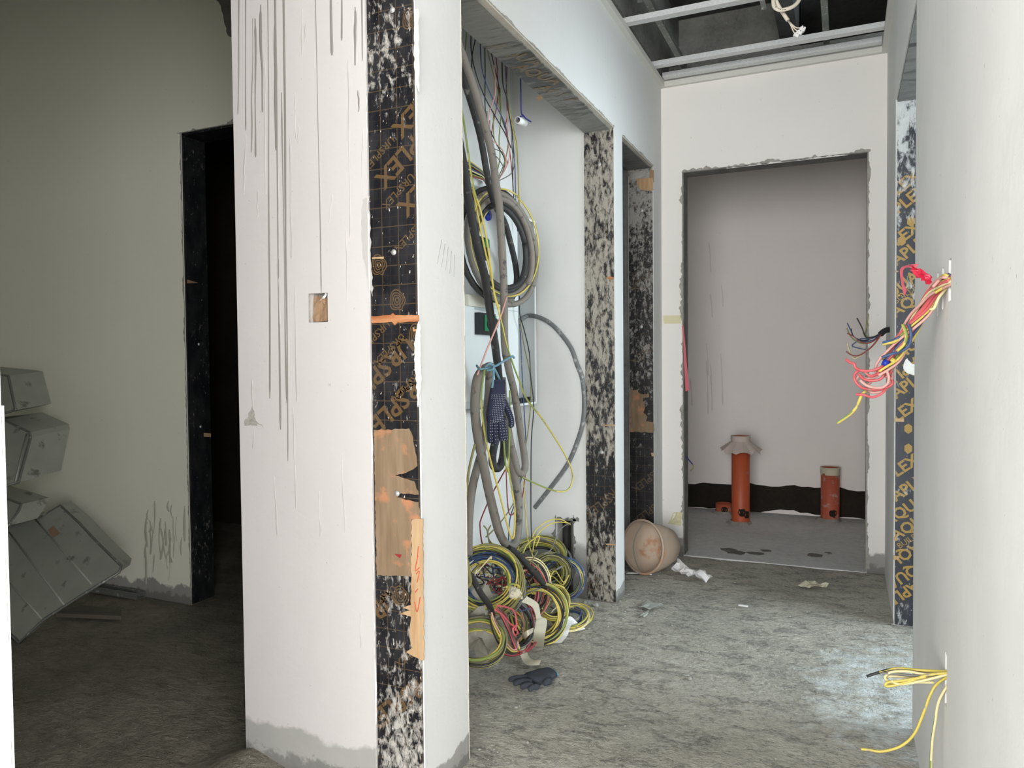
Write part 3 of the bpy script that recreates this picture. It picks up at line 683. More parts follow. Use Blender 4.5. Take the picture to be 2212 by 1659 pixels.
# right doorway jamb
yrv = RY2-0.008
pr = ply_panel('plywood_lining', 'charcoal plywood jamb with gold diagonal lettering in the right-hand doorway', xR+0.003, xR+TH-0.002, yrv, 0.0, ZO, 'ply_right')
def rtext(body, px, py, size, deg, bold=0.02): return text_part(body, size, PY(yrv, px, py), UX, UZ, R(deg), 'gold_right', pr, clip=strip_clip(xR+0.004, xR+TH-0.003, 0.02, 2.24, yrv), bold=bold, nrm=NY)
def rrow(k, yc, inv=False, body='AQUAPLEX', size=0.066, bold=0.025):
    adv = 17.2*size/0.072
    if inv: x0 = 1979 + k*adv; rtext(body, x0, yc - (x0-1957)*0.78 - 10*size/0.072, size, 218, bold)
    else: x0 = 1935 - k*adv; rtext(body, x0, yc + (1957-x0)*0.78 + 10*size/0.072, size, 38, bold)
for k, yc in [(0, 1142), (1, 1098), (4, 1048), (6, 993), (6, 877), (4, 830), (6, 507), (4, 548), (2, 612), (0, 660), (5, 440), (6, 400)]: rrow(k, yc)
for k, yc in [(0, 1195), (1, 1244), (4, 1290), (1, 752), (4, 800)]: rrow(k, yc, True)
for k, yc in [(-1, 1170), (0, 636)]: rrow(k, yc, False, 'BUILDEX', 0.034, 0.0)
for k, yc in [(1, 724)]: rrow(k, yc, True, 'BUILDEX', 0.034, 0.0)
for px, py in [(1962, 926), (1962, 969), (1968, 478), (1948, 520)]:
    c0 = PY(yrv, px, py); mb = MB(); pts = []
    for j in range(6):
        a = 2*math.pi*j/6 + 0.5; pts.append(c0 + Vector((math.cos(a)*0.017, -0.0007, math.sin(a)*0.022)))
    link('emblem', MB().prism(pts, (0, 0.0005, 0)), 'gold_right', pr)
for q in [[(1932, 904), (1953, 904), (1953, 911), (1932, 911)], [(1931, 1160), (1938, 1160), (1938, 1167), (1931, 1167)], [(1930, 1200), (1943, 1201), (1941, 1209), (1930, 1209)], [(1934, 584), (1942, 586), (1935, 590)]]:
    patch('torn_patch', 1, yrv, q, 'woodbare', pr, out=-0.002)
patch('white_splash', 1, yrv, [(1950, 790), (1960, 772), (1968, 785), (1977, 788), (1977, 812), (1966, 810), (1956, 800)], 'chip_white', pr, out=-0.0015, amp=2, step=5)
# storeroom doorway jamb
t = thing('plywood_lining', 'dark plywood jamb of the pitch-black doorway in the far-left room', 'plywood', (sdx0, YS+0.07, 0))
link('board', MB().box((sdx0-0.002, YS+0.004, 0), (sdx0+0.010, YS+0.134, ZO)), 'ply_dark', t)
for z in (0.85, 1.25): boltpart((sdx0+0.011, YS+0.07, z), (1, 0, 0), t, 0.007)
patch('torn_patch', 0, sdx0+0.010, [(404, 604), (428, 611), (404, 612)], 'card', t, out=0.002)
patch('torn_patch', 0, sdx0+0.010, [(440, 935), (455, 936), (455, 944), (440, 943)], 'woodbare', t, out=0.002)
# soffits
t = thing('plywood_soffit', 'smeared plywood under the lintel above the cable niche', 'plywood', ((xL+xLi)/2, (YN1+YN2)/2, ZO-0.012))
link('board', MB().box((xLi, YN1, ZO-0.012), (xL-0.018, YN2, ZO)), 'ply_soffit', t)
for y in (2.35, 2.55, 2.78):
    text_part('AQUA', 0.085, (xLi+0.01, y, ZO-0.0125), (0, 1, 0), (1, 0, 0), R(20), 'gold_soffit', t, clip=[((xLi+0.002, 0, 0), (-1, 0, 0)), ((xL-0.02, 0, 0), (1, 0, 0))], bold=0.03, nrm=(0, 0, -1))
patch('torn_patch', 2, ZO-0.012, [(1158, 210), (1168, 205), (1172, 212), (1164, 217)], 'woodbare', t, out=-0.002)
t = thing('plywood_soffit', 'grey smeared plywood under the lintel of the narrow doorway', 'plywood', ((xL+xLi)/2, (YA+YB)/2, ZO-0.012))
link('board', MB().box((xLi, YA, ZO-0.012), (xL-0.018, YB, ZO)), 'ply_soffit2', t)
t = thing('plywood_soffit', 'dark plywood under the lintel of the pitch-black doorway', 'plywood', (-2.4, YS+0.07, ZO-0.012))
link('board', MB().box((sdx0, YS+0.004, ZO-0.012), (sdx1, YS+0.134, ZO)), 'ply_dark', t)
t = thing('plywood_soffit', 'smeared plywood under the lintel of the right-hand doorway', 'plywood', (xR+0.07, 3.1, ZO-0.012))
link('board', MB().box((xR+0.004, RY1, ZO-0.012), (xR+TH, RY2, ZO)), 'ply_soffit2', t)

# ------------------------------------------------------------------ ceiling frame
def trim(name, a, b): return struct(name, MB().box(a, b), 'trimwhite')
trim('trim_1', (xL, 1.0, ZC-0.03), (xL+0.026, YF, ZC)); trim('trim_2', (xL+0.026, YF-0.026, ZC-0.03), (xR, YF, ZC)); trim('trim_3', (xR-0.026, 1.0, ZC-0.03), (xR, YF-0.026, ZC))
def channel(label, a, b, w=0.045, h=0.026, mat='galv', name='ceiling_channel', group=None, lip=True):
    """cold-formed C section: web at the bottom, two sides, turned lips"""
    a, b = Vector(a), Vector(b); d = (b-a).normalized(); s = d.cross(Vector((0, 0, 1))).normalized(); u = Vector((0, 0, 1)); th = 0.0015
    t = thing(name, label, 'channel', (a+b)/2, group)
    def bar(nm, s0, s1, u0, u1):
        q = [a+s*s0+u*u0, a+s*s1+u*u0, a+s*s1+u*u1, a+s*s0+u*u1]; link(nm, MB().prism(q, b-a), mat, t)
    bar('web', -w/2, w/2, 0, th); bar('side', -w/2, -w/2+th, th, h); bar('side', w/2-th, w/2, th, h)
    bar('lip', -w/2+th, -w/2+0.008, h-th, h); bar('lip', w/2-0.008, w/2-th, h-th, h); return t
zc = ZC+0.002
G = 'galvanised channels across the ceiling opening'
ya_ = PZ(zc, 1421, 152).y; yb_ = PZ(zc, 1436, 172).y
channel('galvanised ceiling channel crossing highest in view, with the white cable looped over it', (xL+0.004, 3.58, zc), (xR-0.004, 3.58, zc), group=G)
channel('galvanised ceiling channel in the middle of the three crossing the opening', (xL+0.004, 4.16, zc), (xR-0.004, 4.16, zc), group=G)
channel('galvanised ceiling channel lying closest to the far white wall', (xL+0.028, 4.345, zc), (xR-0.028, 4.345, zc), group=G)
G2 = 'upper runners and hangers'
channel('thin galvanised runner above the channels near the left wall', (-0.855, 2.4, 2.83), (-0.855, YF-0.02, 2.83), 0.03, 0.03, 'galv_dull', 'ceiling_runner', G2)
channel('thin galvanised runner above the channels near the dark right side', (-0.10, 2.4, 2.83), (-0.10, YF-0.02, 2.83), 0.03, 0.03, 'galv_dull', 'ceiling_runner', G2)
channel('dull galvanised runner slanting high in the dark ceiling void', (-0.97, 3.55, 3.10), (-0.30, 4.05, 3.10), 0.05, 0.04, 'galv_dull', 'ceiling_runner', G2)
channel('short dull runner at the top left of the ceiling void', (-0.93, 3.1, 2.9), (-0.93, 3.62, 2.9), 0.045, 0.035, 'galv_dull', 'ceiling_runner', G2)
for (x, y, dx, lab) in [(-0.905, 3.57, 0.0, 'short galvanised hanger strap at the left end of the highest channel'), (-0.42, 3.9, 0.05, 'thin slanting hanger strap in the middle of the ceiling void'), (-0.1, 3.7, 0.0, 'thin hanger strap beside the white cable in the void'), (0.12, 3.9, 0.0, 'thin hanger strap in the dark right of the void')]:
    mb = MB(); mb.prism([(x-0.012+dx, y, 2.86), (x+0.012+dx, y, 2.86), (x+0.012-dx, y, ZS), (x-0.012-dx, y, ZS)], (0, 0.003, 0))
    link_o = link('hanger_strap', mb, 'galv_dull'); tag(link_o, lab, 'hanger', G2)
# white cable with connectors
Yc = 3.2
ct = thing('hanging_cable', 'cream cable looped over the ceiling channel with white connector blocks', 'cable', PY(Yc, 1700, 60))
def cab(pts, y, r, mat, par, nm, n=8, sides=8): return link(nm, MB().tube(smooth([PY(yy, px, py) for px, py, yy in pts], n), r, sides), mat, par)
cab([(1664, -330, Yc-0.03), (1666, -160, Yc-0.03), (1668, -75, Yc-0.03), (1670, -30, Yc-0.02), (1676, 0, Yc-0.01), (1688, 23, Yc), (1702, 44, Yc)], Yc, 0.0075, 'cable_white', ct, 'cable')
lp = cab([(1700, -330, Yc+0.02), (1696, -160, Yc+0.02), (1690, -70, Yc+0.02), (1674, -20, Yc-0.02), (1671, 10, Yc-0.03), (1681, 21, Yc-0.035), (1698, 20, Yc-0.035), (1716, 12, Yc-0.02), (1728, -4, Yc), (1738, -40, Yc+0.03), (1732, -90, Yc+0.03), (1728, -330, Yc+0.03)], Yc, 0.0075, 'cable_white', ct, 'cable')
for i, (px, py) in enumerate([(1676, 15), (1681, 18.5), (1686, 20.4), (1691, 21), (1696, 20.5)]):
    p = PY(Yc-0.043, px, py); link('print_mark', MB().box(p-Vector((0.0022, 0.0004, 0.001)), p+Vector((0.0022, 0.0004, 0.001))), 'black_print', lp)
for i, (px, py) in enumerate([(1720, 77), (1727, 71), (1733, 64)]):
    cab([(1702, 44, Yc), (1708+i*2, 54, Yc), (1713+i*4, 66-i*3, Yc), (px-3, py-4, Yc)], Yc, 0.0024, 'cable_white', ct, 'core', sides=6)
    p = PY(Yc, px, py); mb = MB()
    q = Matrix.Rotation(R(35), 3, 'Y')
    for (a, b) in (((-0.010, -0.007, -0.006), (0.010, 0.007, 0.006)), ((-0.008, -0.005, 0.006), (-0.002, 0.005, 0.012)), ((0.002, -0.005, 0.006), (0.008, 0.005, 0.012))):
        m2 = MB().box(a, b); mb.add([p + q @ v for v in m2.v], m2.f)
    link('connector', mb, 'pvc', ct)

# ------------------------------------------------------------------ distribution board in the niche
xe = -1.36
b0 = PX(xe, 1005, 640); bF = PX(xe, 1119, 640)
yA0, yA1 = 2.50, bF.y
zt, zb = PX(xe, 1119, 429).z, PX(xe, 1122, 855).z
db = thing('distribution_board', 'white electrical distribution board with isolator switches on the niche back wall', 'electrical panel', (xNb, 2.9, 0.9))
xl = -1.395; yE = YN2-0.012; zt2 = PX(xl, 1155, 478).z; zb2 = PX(xl, 1155, 872).z
mb = MB(); mb.box((xNb+0.001, 2.42, zb2), (xNb+0.004, yE, zt2)); mb.box((xNb+0.001, yE-0.004, zb2), (xl, yE, zt2)); mb.box((xNb+0.001, 2.42, zt2-0.003), (xl, yE-0.004, zt2)); mb.box((xNb+0.001, 2.42, zb2), (xl, yE-0.004, zb2+0.003))
link('body', mb, 'panelgrey', db)
mb = MB(); mb.box((xl-0.002, yE-0.012, zb2), (xl+0.003, yE, zt2)); mb.box((xl-0.002, 2.42, zt2-0.010), (xl+0.003, yE-0.012, zt2)); mb.box((xl-0.002, 2.42, zb2), (xl+0.003, yE-0.012, zb2+0.010))
link('rim', mb, 'panelwhite', db)
cv = link('front_cover', MB().box((xl+0.004, yA0, zb), (xe, yA1, zt)), 'panelwhite', db)
def onface(y0, y1, z0, z1, th=0.002): return MB().box((xe+0.0003, y0, z0), (xe+th, y1, z1))
link('label_strip', onface(2.62, 2.78, zt-0.075, zt-0.03), 'labelgrey', cv)
link('label_strip', onface(2.95, yA1-0.02, zt-0.07, zt-0.025), 'labelgrey', cv)
link('seam', onface(yA0, yA1, 1.375, 1.379, 0.0012), 'labelgrey', cv)
pB = PX(xe, 1052, 465)
link('blue_button', MB().lathe([(0.0001, 0.012), (0.022, 0.012), (0.024, 0)], pB, (1, 0, 0), 16), 'bluebtn', db)
a, b = PX(xe, 1019, 510), PX(xe, 1044, 565)
sw2 = link('isolator_switch', MB().box((xe+0.0005, a.y, b.z), (xe+0.03, a.y+0.09, a.z)), 'blackplastic', db)
link('switch_plate', MB().box((xe+0.0305, a.y+0.05, b.z+0.05), (xe+0.036, a.y+0.088, a.z-0.005)), 'green', sw2)
a, b = PX(xe, 1005, 636), PX(xe, 1062, 668)
link('raised_cover', MB().box((xe+0.0005, a.y, b.z), (xe+0.014, b.y, a.z)), 'ivory', db)
a, b = PX(xe, 1025, 675), PX(xe, 1056, 722)
sw1 = link('isolator_switch', MB().box((xe+0.0005, a.y, b.z-0.005), (xe+0.022, b.y+0.02, a.z)), 'blackplastic', db)
link('switch_plate', MB().box((xe+0.0225, a.y+0.04, b.z+0.01), (xe+0.027, b.y+0.018, a.z-0.008)), 'green', sw1)
pk = (xe+0.027, (a.y+b.y)/2+0.02, (a.z+b.z)/2)
link('rotary_knob', MB().lathe([(0.0001, 0.03), (0.020, 0.03), (0.024, 0.012), (0.027, 0)], pk, (1, 0, 0), 18), 'blackplastic', sw1)
link('name_plate', onface(a.y, b.y, a.z+0.012, a.z+0.03, 0.003), 'labelgrey', db)
for i in range(3):
    p = PX(xe, 1112+i*10, 869); q = Vector((xl-0.02, yE-0.05-i*0.06, zb2+0.004))
    link('cable_gland', MB().lathe([(0.0001, 0.03), (0.014, 0.03), (0.018, 0)], q, (0, 0, 1), 12), 'blackplastic', db)

# ------------------------------------------------------------------ thick conduits in the niche
def cable(name, label, pts, r, mat, cat='cable', group=None, plane=-1.2, sides=10, n=8, stripe=None, flat=None):
    """pts: (px, py[, x plane])"""
    P = smooth([PX(p[2] if len(p) > 2 else plane, p[0], p[1]) for p in pts], n)
    for p in P: p.z = max(p.z, r+0.004)
    mats = [mat, 'w_green'] if stripe else mat
    o = link(name, MB().tube(P, r, sides, stripe=stripe), mats)
    return tag(o, label, cat, group)
CG = 'thick conduits hanging in the cable niche'
cable('conduit', 'thick black conduit slanting down past the isolator switches behind the hanging glove', [(980, 250, -1.19), (990, 300, -1.19), (1004, 375, -1.19), (1017, 460, -1.2), (1033, 540, -1.2), (1047, 597, -1.21), (1056, 655, -1.22), (1070, 750, -1.22), (1077, 810, -1.23), (1081, 870, -1.24), (1076, 930, -1.24), (1066, 970, -1.24), (1064, 999, -1.22), (1072, 1012, -1.21), (1082, 1003, -1.21), (1088, 969, -1.23), (1089, 900, -1.25), (1084, 830, -1.25)], 0.0155, 'conduit_black', 'conduit', CG)
cable('conduit', 'thick black conduit entering at the niche top and joining the upper coil', [(984, 105, -1.24), (994, 150, -1.24), (1016, 217, -1.24), (1038, 297, -1.24), (1053, 380, -1.24), (1068, 440, -1.25), (1090, 480, -1.26), (1104, 530, -1.26), (1113, 570, -1.27), (1116, 605, -1.275), (1108, 640, -1.275), (1092, 652, -1.275), (1074, 640, -1.275)], 0.0125, 'conduit_black', 'conduit', CG)
cable('conduit', 'long dusty grey conduit falling through the upper coil to a tight bend', [(984, 78, -1.21), (995, 108, -1.21), (1019, 176, -1.2), (1043, 255, -1.19), (1062, 330, -1.18), (1071, 395, -1.17), (1079, 450, -1.16), (1083, 517, -1.16), (1087, 586, -1.16), (1089, 643, -1.16), (1090, 740, -1.17), (1098, 793, -1.17), (1111, 848, -1.18), (1123, 923, -1.19), (1132, 980, -1.2), (1134, 1008, -1.2), (1128, 1023, -1.2), (1118, 1016, -1.21), (1110, 985, -1.22), (1102, 950, -1.23), (1090, 880, -1.24), (1085, 816, -1.24)], 0.0145, 'conduit_grey', 'conduit', CG)
cable('conduit', 'widest grey conduit looping down to a rounded bend above the wire pile', [(1056, 792, -1.19), (1044, 800, -1.185), (1031, 820, -1.18), (1026, 877, -1.18), (1031, 935, -1.18), (1042, 992, -1.18), (1054, 1052, -1.18), (1068, 1112, -1.18), (1082, 1158, -1.18), (1099, 1180, -1.19), (1113, 1172, -1.2), (1120, 1127, -1.21), (1118, 1064, -1.22), (1107, 1003, -1.23), (1096, 940, -1.26), (1088, 870, -1.27)], 0.017, 'conduit_grey', 'conduit', CG)
cable('conduit', 'short grey conduit tied beside the glove under the blue rope', [(1060, 786, -1.20), (1058, 800, -1.2), (1055, 855, -1.2), (1050, 915, -1.21), (1043, 965, -1.22), (1031, 1010, -1.23), (1021, 1050, -1.23), (1014, 1106, -1.23), (1012, 1160, -1.23), (1012, 1198, -1.23)], 0.0155, 'conduit_grey', 'conduit', CG)
P = smooth([PX(-1.42, 1114, 700)] + [PY(3.395, a, b_) for a, b_ in [(1137, 683), (1159, 684), (1185, 696), (1208, 717), (1233, 751), (1246, 786), (1258, 820), (1262, 866), (1259, 912), (1246, 957), (1226, 1003), (1196, 1045), (1155, 1097)]], 8)
o = link('conduit', MB().tube(P, 0.0108, 10), 'conduit_arc'); tag(o, 'slim mottled grey conduit curving in a wide arc against the niche side wall', 'conduit', CG)
cable('conduit', 'black conduit end running from the lower bend over the wire pile to the right', [(1098, 1184, -1.17), (1112, 1192, -1.17), (1140, 1222, -1.16), (1160, 1246, -1.15), (1176, 1262, -1.14), (1191, 1275, -1.13)], 0.0125, 'conduit_black', 'conduit', CG)
cable('conduit', 'black conduit tail lying over the big left coil', [(1012, 1238, -1.10), (1022, 1252, -1.10), (1040, 1284, -1.09), (1056, 1306, -1.09), (1064, 1330, -1.09)], 0.0105, 'conduit_black', 'conduit', CG)
cable('pipe_stub', 'grey steel pipe lying level above the big left coil', [(1008, 1191, -1.30), (1040, 1188, -1.30), (1076, 1184, -1.30), (1082, 1190, -1.30), (1084, 1220, -1.30)], 0.009, 'conduit_arc', 'pipe', None, n=5)
# the taped-up coil hanging on the board
def coil(name, label, c, nrm, rad, strands, group, spread=0.02, oval=1.0, seed=0, wr=0.0031, depth=0.02, roll=0.0, arc=None, sides=6, seg=34):
    rnd = random.Random(seed); c = Vector(c); nrm = Vector(nrm).normalized(); ref = Vector((0, 0, 1))
    if abs(nrm.z) > 0.95: ref = Vector((0, 1, 0))
    v = (ref - nrm*ref.dot(nrm)).normalized(); u = v.cross(nrm)
    t = thing(name, label, 'cable coil', c, group)
    if name == 'wire_coil': strands = strands + [(m_[0], m_[1]) for m_ in strands[::-1]]
    for k, st in enumerate(strands):
        mat, turns = st[0], st[1]; r0 = st[2] if len(st) > 2 else wr
        pts = []; ph = rnd.uniform(0, 6.28); base = rad + rnd.uniform(-spread, spread); off = rnd.uniform(-depth, depth)
        N = int(seg*turns); ax, ay = rnd.uniform(-spread, spread)*0.6, rnd.uniform(-spread, spread)*0.6
        for i in range(N+1):
            a = 2*math.pi*turns*i/N + ph; tt = i/N*turns
            rr = base + spread*0.55*noise.noise(Vector((tt*0.9, k*3.1, seed))) + spread*0.25*math.sin(a*2+k)
            x = math.cos(a)*rr + ax; y = math.sin(a)*rr*oval + ay
            xr = x*math.cos(roll) - y*math.sin(roll); yr = x*math.sin(roll) + y*math.cos(roll)
            p = c + u*xr + v*yr + nrm*(off + depth*0.8*noise.noise(Vector((tt*1.1, k*2.3, seed+9))))
            p.z = max(p.z, r0+0.003); pts.append(p)
        yg = mat == 'yg'
        link('wire_strand', MB().tube(pts, r0, sides, stripe=12 if yg else None), ['w_yellow', 'w_green'] if yg else mat, t)
    return t
WG = 'coils of wire in the cable niche'
toward = lambda p: (CAM - Vector(p)).normalized()
cc = PX(-1.26, 1087, 533)
cup = coil('conduit_coil', 'large hanging coil of black and grey conduit on the white distribution board', cc, (1, -0.25, 0.05), 0.195, [('conduit_black', 1.0, 0.0125), ('conduit_grey', 1.0, 0.0125), ('conduit_black', 1.0, 0.0115), ('conduit_grey', 1.0, 0.012), ('conduit_black', 1.0, 0.012), ('conduit_grey', 0.9, 0.0125), ('yg', 1.0, 0.0035), ('yg', 1.0, 0.0035), ('w_cream', 0.8, 0.003)], WG, spread=0.03, seed=2, depth=0.02, sides=8, oval=1.02)
# rope with knot
rp = thing('blue_rope', 'pale blue rope knotted round the conduits above the hanging glove', 'rope', PX(-1.15, 1062, 790))
for pts in [[(1030, 790, -1.19), (1036, 797, -1.16), (1050, 796, -1.15), (1064, 792, -1.145), (1072, 790, -1.14), (1088, 780, -1.13), (1106, 770, -1.13), (1110, 773, -1.15)], [(1064, 792, -1.14), (1070, 800, -1.135), (1080, 822, -1.14), (1086, 842, -1.15), (1088, 852, -1.16)], [(1066, 792, -1.135), (1066, 815, -1.13), (1063, 838, -1.13)], [(1046, 796, -1.16), (1056, 786, -1.14), (1066, 790, -1.13), (1064, 798, -1.13), (1052, 800, -1.15)]]:
    link('cord', MB().tube(smooth([PX(p[2], p[0], p[1]) for p in pts], 6), 0.0042, 7), 'rope', rp)

# ------------------------------------------------------------------ thin wires in the niche
NW = 'thin wires hanging in the cable niche'
def wires(color, label, lists, plane, r=0.0028, stripe=None, group=NW):
    for ii, pts in enumerate(lists):
        P = smooth([PX(p[2] if len(p) > 2 else plane, p[0], p[1]) for p in pts], 7)
        for p in P: p.z = max(p.z, 0.008)
        o = link('thin_wire', MB().tube(P, r, 6, stripe=stripe), ['w_yellow', 'w_green'] if color == 'yg' else color)
        tag(o, label if len(lists) == 1 else label + ', ' + ['upper one', 'lower one', 'shortest one'][ii], 'wire', group)
wires('yg', 'yellow-green earth wire swinging down to the wide loop beside the grey arc conduit', [[(992, 205, -1.12), (1004, 277, -1.12), (1014, 350, -1.12), (1024, 410, -1.12), (1038, 455, -1.12), (1050, 510, -1.12), (1060, 575, -1.12), (1067, 632, -1.13), (1076, 668, -1.13), (1084, 700, -1.13), (1093, 740, -1.13), (1104, 775, -1.13), (1119, 816, -1.13), (1139, 864, -1.14), (1168, 900, -1.14), (1196, 942, -1.15), (1219, 980, -1.15), (1233, 1010, -1.15), (1237, 1033, -1.16), (1230, 1054, -1.17), (1214, 1062, -1.19), (1191, 1058, -1.22), (1162, 1047, -1.24), (1118, 1026, -1.28)]], -1.12, 0.0036, 12)
wires('yg', 'yellow-green earth wire following the black conduit past the isolators', [[(1020, 405), (1028, 440), (1036, 484), (1048, 541), (1061, 598), (1070, 643), (1078, 665)]], -1.13, 0.0034, 12)
wires('yg', 'bright yellow-green wire looping down from the rope to the conduit bend', [[(1047, 798), (1041, 838), (1040, 877), (1047, 935), (1056, 980), (1068, 1026), (1082, 1079), (1091, 1115), (1102, 1155), (1107, 1163), (1111, 1150), (1112, 1100), (1106, 1060), (1098, 1010)]], -1.14, 0.0038, 12)
wires('yg', 'yellow wire hanging straight behind the glove', [[(1101, 843), (1101, 923), (1098, 1010), (1094, 1014), (1091, 990), (1088, 950)]], -1.15, 0.0036, 12)
wires('w_olive', 'olive wire at the niche edge left of the grey conduits', [[(1026, 960), (1013, 1015), (1007, 1072)]], -1.12, 0.0042)
wires('w_blue', 'blue wire falling straight down beside the board edge', [[(1123, 700, -1.36), (1126, 760, -1.36), (1128, 809, -1.36), (1133, 900, -1.36), (1135, 968, -1.36), (1121, 1060, -1.34), (1102, 1119, -1.3), (1098, 1180, -1.28)]], -1.35)
wires('w_olive', 'olive wire falling beside the blue one at the board edge', [[(1124, 690, -1.35), (1131, 740, -1.35), (1146, 816, -1.34), (1146, 877, -1.34), (1137, 957, -1.34), (1123, 1038, -1.33), (1110, 1085, -1.32), (1080, 1130, -1.3), (1050, 1160, -1.3)]], -1.34)
wires('w_black', 'long black wire hanging down to the wire pile in front of the side wall', [[(1122, 640, -1.33), (1123, 680, -1.33), (1132, 712, -1.33), (1143, 760, -1.33), (1146, 809, -1.33), (1153, 877, -1.32), (1148, 946, -1.32), (1147, 1026, -1.32), (1147, 1119, -1.32), (1149, 1170, -1.31), (1156, 1206, -1.3)]], -1.33)
wires('w_pale', 'faded red wire crossing the two conduits diagonally', [[(1095, 640, -1.14), (1082, 682, -1.13), (1063, 728, -1.14), (1050, 760, -1.16), (1031, 810, -1.17)]], -1.14, 0.0032)
wires('w_red', 'red wire running behind the loops to the left coil', [[(1136, 1010, -1.3), (1132, 1050, -1.3), (1124, 1085, -1.3), (1100, 1110, -1.3), (1093, 1010, -1.3)], [(1093, 1012, -1.3), (1063, 1067, -1.3), (1040, 1119, -1.3), (1037, 1140, -1.3), (1042, 1175, -1.3), (1054, 1196, -1.28)]], -1.3)
wires('w_yellow', 'yellow wire dropping beside the black one to the pile', [[(1131, 1040, -1.3), (1133, 1080, -1.3), (1136, 1119, -1.3), (1141, 1170, -1.28), (1152, 1205, -1.26), (1158, 1228, -1.24)]], -1.3)
wires('w_yellow', 'yellow wire arching up towards the dark hole in the side wall', [[(1150, 1160, -1.25), (1160, 1142, -1.24), (1185, 1125, -1.22), (1210, 1122, -1.2), (1232, 1133, -1.2)], [(1150, 1195, -1.25), (1158, 1160, -1.24), (1180, 1137, -1.22), (1205, 1128, -1.2), (1228, 1130, -1.2)], [(1130, 1195, -1.25), (1140, 1175, -1.25), (1165, 1158, -1.24), (1158, 1180, -1.24)]], -1.24)
wires('w_grey', 'dark grey wire arching out of the hole in the side wall', [[(1232, 1130, -1.2), (1214, 1140, -1.2), (1200, 1165, -1.2), (1190, 1188, -1.22), (1174, 1198, -1.24)]], -1.2)
wires('w_olive', 'olive wire curling up beside the left coil', [[(1045, 1136, -1.25), (1052, 1145, -1.25), (1056, 1165, -1.25), (1068, 1180, -1.25)], [(1060, 1135, -1.25), (1054, 1150, -1.25), (1058, 1175, -1.24), (1068, 1190, -1.24), (1078, 1200, -1.22)]], -1.25)
# fan of wires from above the lintel
top = [('w_black', [(1018, 60), (1018, 110), (1030, 165), (1050, 215), (1075, 260), (1092, 290), (1104, 320)]), ('w_olive', [(1008, 50), (1006, 100), (1004, 125)]), ('w_black', [(1029, 70), (1020, 120), (1019, 170)]),
 ('w_blue', [(1037, 80), (1040, 140), (1050, 180), (1070, 225), (1090, 265), (1098, 300)]), ('w_black', [(1047, 90), (1048, 150), (1048, 230), (1055, 270), (1072, 310), (1090, 345), (1084, 378)]), ('w_olive', [(1051, 95), (1063, 150), (1075, 195), (1080, 240), (1094, 280), (1098, 310), (1086, 375)]),
 ('w_black', [(1060, 105), (1072, 160), (1078, 190), (1078, 215), (1084, 255), (1096, 290)]), ('w_red', [(1071, 115), (1075, 160), (1076, 200), (1072, 235), (1063, 280), (1062, 330)]), ('w_pale', [(1070, 200), (1058, 240), (1056, 270), (1062, 300), (1082, 320), (1094, 350), (1080, 384)]),
 ('w_black', [(1084, 130), (1086, 180), (1094, 210), (1100, 250), (1108, 300), (1108, 400), (1116, 480)]), ('w_olive', [(1085, 130), (1088, 190), (1098, 215), (1108, 270), (1117, 320), (1120, 400), (1122, 470)]), ('w_blue', [(1092, 140), (1094, 190), (1098, 230), (1106, 290), (1112, 350), (1114, 420), (1118, 500)]),
 ('w_red', [(1095, 145), (1094, 200), (1096, 250), (1092, 275), (1100, 320), (1106, 370), (1110, 430)]), ('w_yellow', [(1094, 145), (1096, 200), (1102, 250), (1112, 300), (1118, 350), (1122, 420), (1124, 470)]), ('w_green', [(1082, 250), (1078, 300), (1080, 340), (1072, 380)]),
 ('w_grey', [(1054, 300), (1066, 320), (1086, 330), (1096, 355), (1078, 386)]), ('w_grey', [(1060, 320), (1078, 345), (1088, 365), (1076, 388)]), ('w_olive', [(1068, 300), (1086, 325), (1090, 350), (1076, 384)]), ('w_pale', [(1098, 300), (1100, 340), (1092, 365), (1076, 390)]), ('w_grey', [(1106, 320), (1112, 350), (1104, 375), (1078, 390)])]
names = {'w_black': 'thin black', 'w_olive': 'thin olive', 'w_blue': 'thin blue', 'w_red': 'thin red', 'w_pale': 'thin pale pink', 'w_yellow': 'thin yellow', 'w_green': 'thin green', 'w_grey': 'thin grey'}
seen = {}; tot = {}
for c, _ in top: tot[c] = tot.get(c, 0)+1
ords = ['first', 'second', 'third', 'fourth', 'fifth', 'sixth']
for i, (c, pts) in enumerate(top):
    x = -1.30 - 0.012*(i % 8)
    P = [PX(x, pts[0][0]-2, pts[0][1]-60)] + [PX(x, *p) for p in pts]; P = smooth(P, 7)
    o = link('thin_wire', MB().tube(P, 0.0024, 5), c); seen[c] = seen.get(c, 0)+1
    tag(o, (names[c] + ' fan wire above the board' + (', %s of that colour from the left' % ords[seen[c]-1] if tot[c] > 1 else '')), 'wire', 'wires fanning down from above the lintel')
bt = thing('wire_bundle', 'bundle of coloured wires entering the top of the distribution board', 'wire bundle', PX(-1.33, 1040, 370), None)
for i, c in enumerate(['w_yellow', 'w_blue', 'w_olive', 'w_red', 'w_blue', 'w_cream', 'w_black', 'w_green', 'w_red']):
    d = i*2.6; xx = -1.34+0.006*(i % 3)
    link('wire_strand', MB().tube(smooth([PX(xx, 996, 350+d), PX(xx, 1012, 348+d*1.4), PX(xx, 1028, 358+d*1.2), PX(xx, 1044, 372+d*0.8), PX(xx, 1052, 392+d*0.4)], 6), 0.003, 5), c, bt)
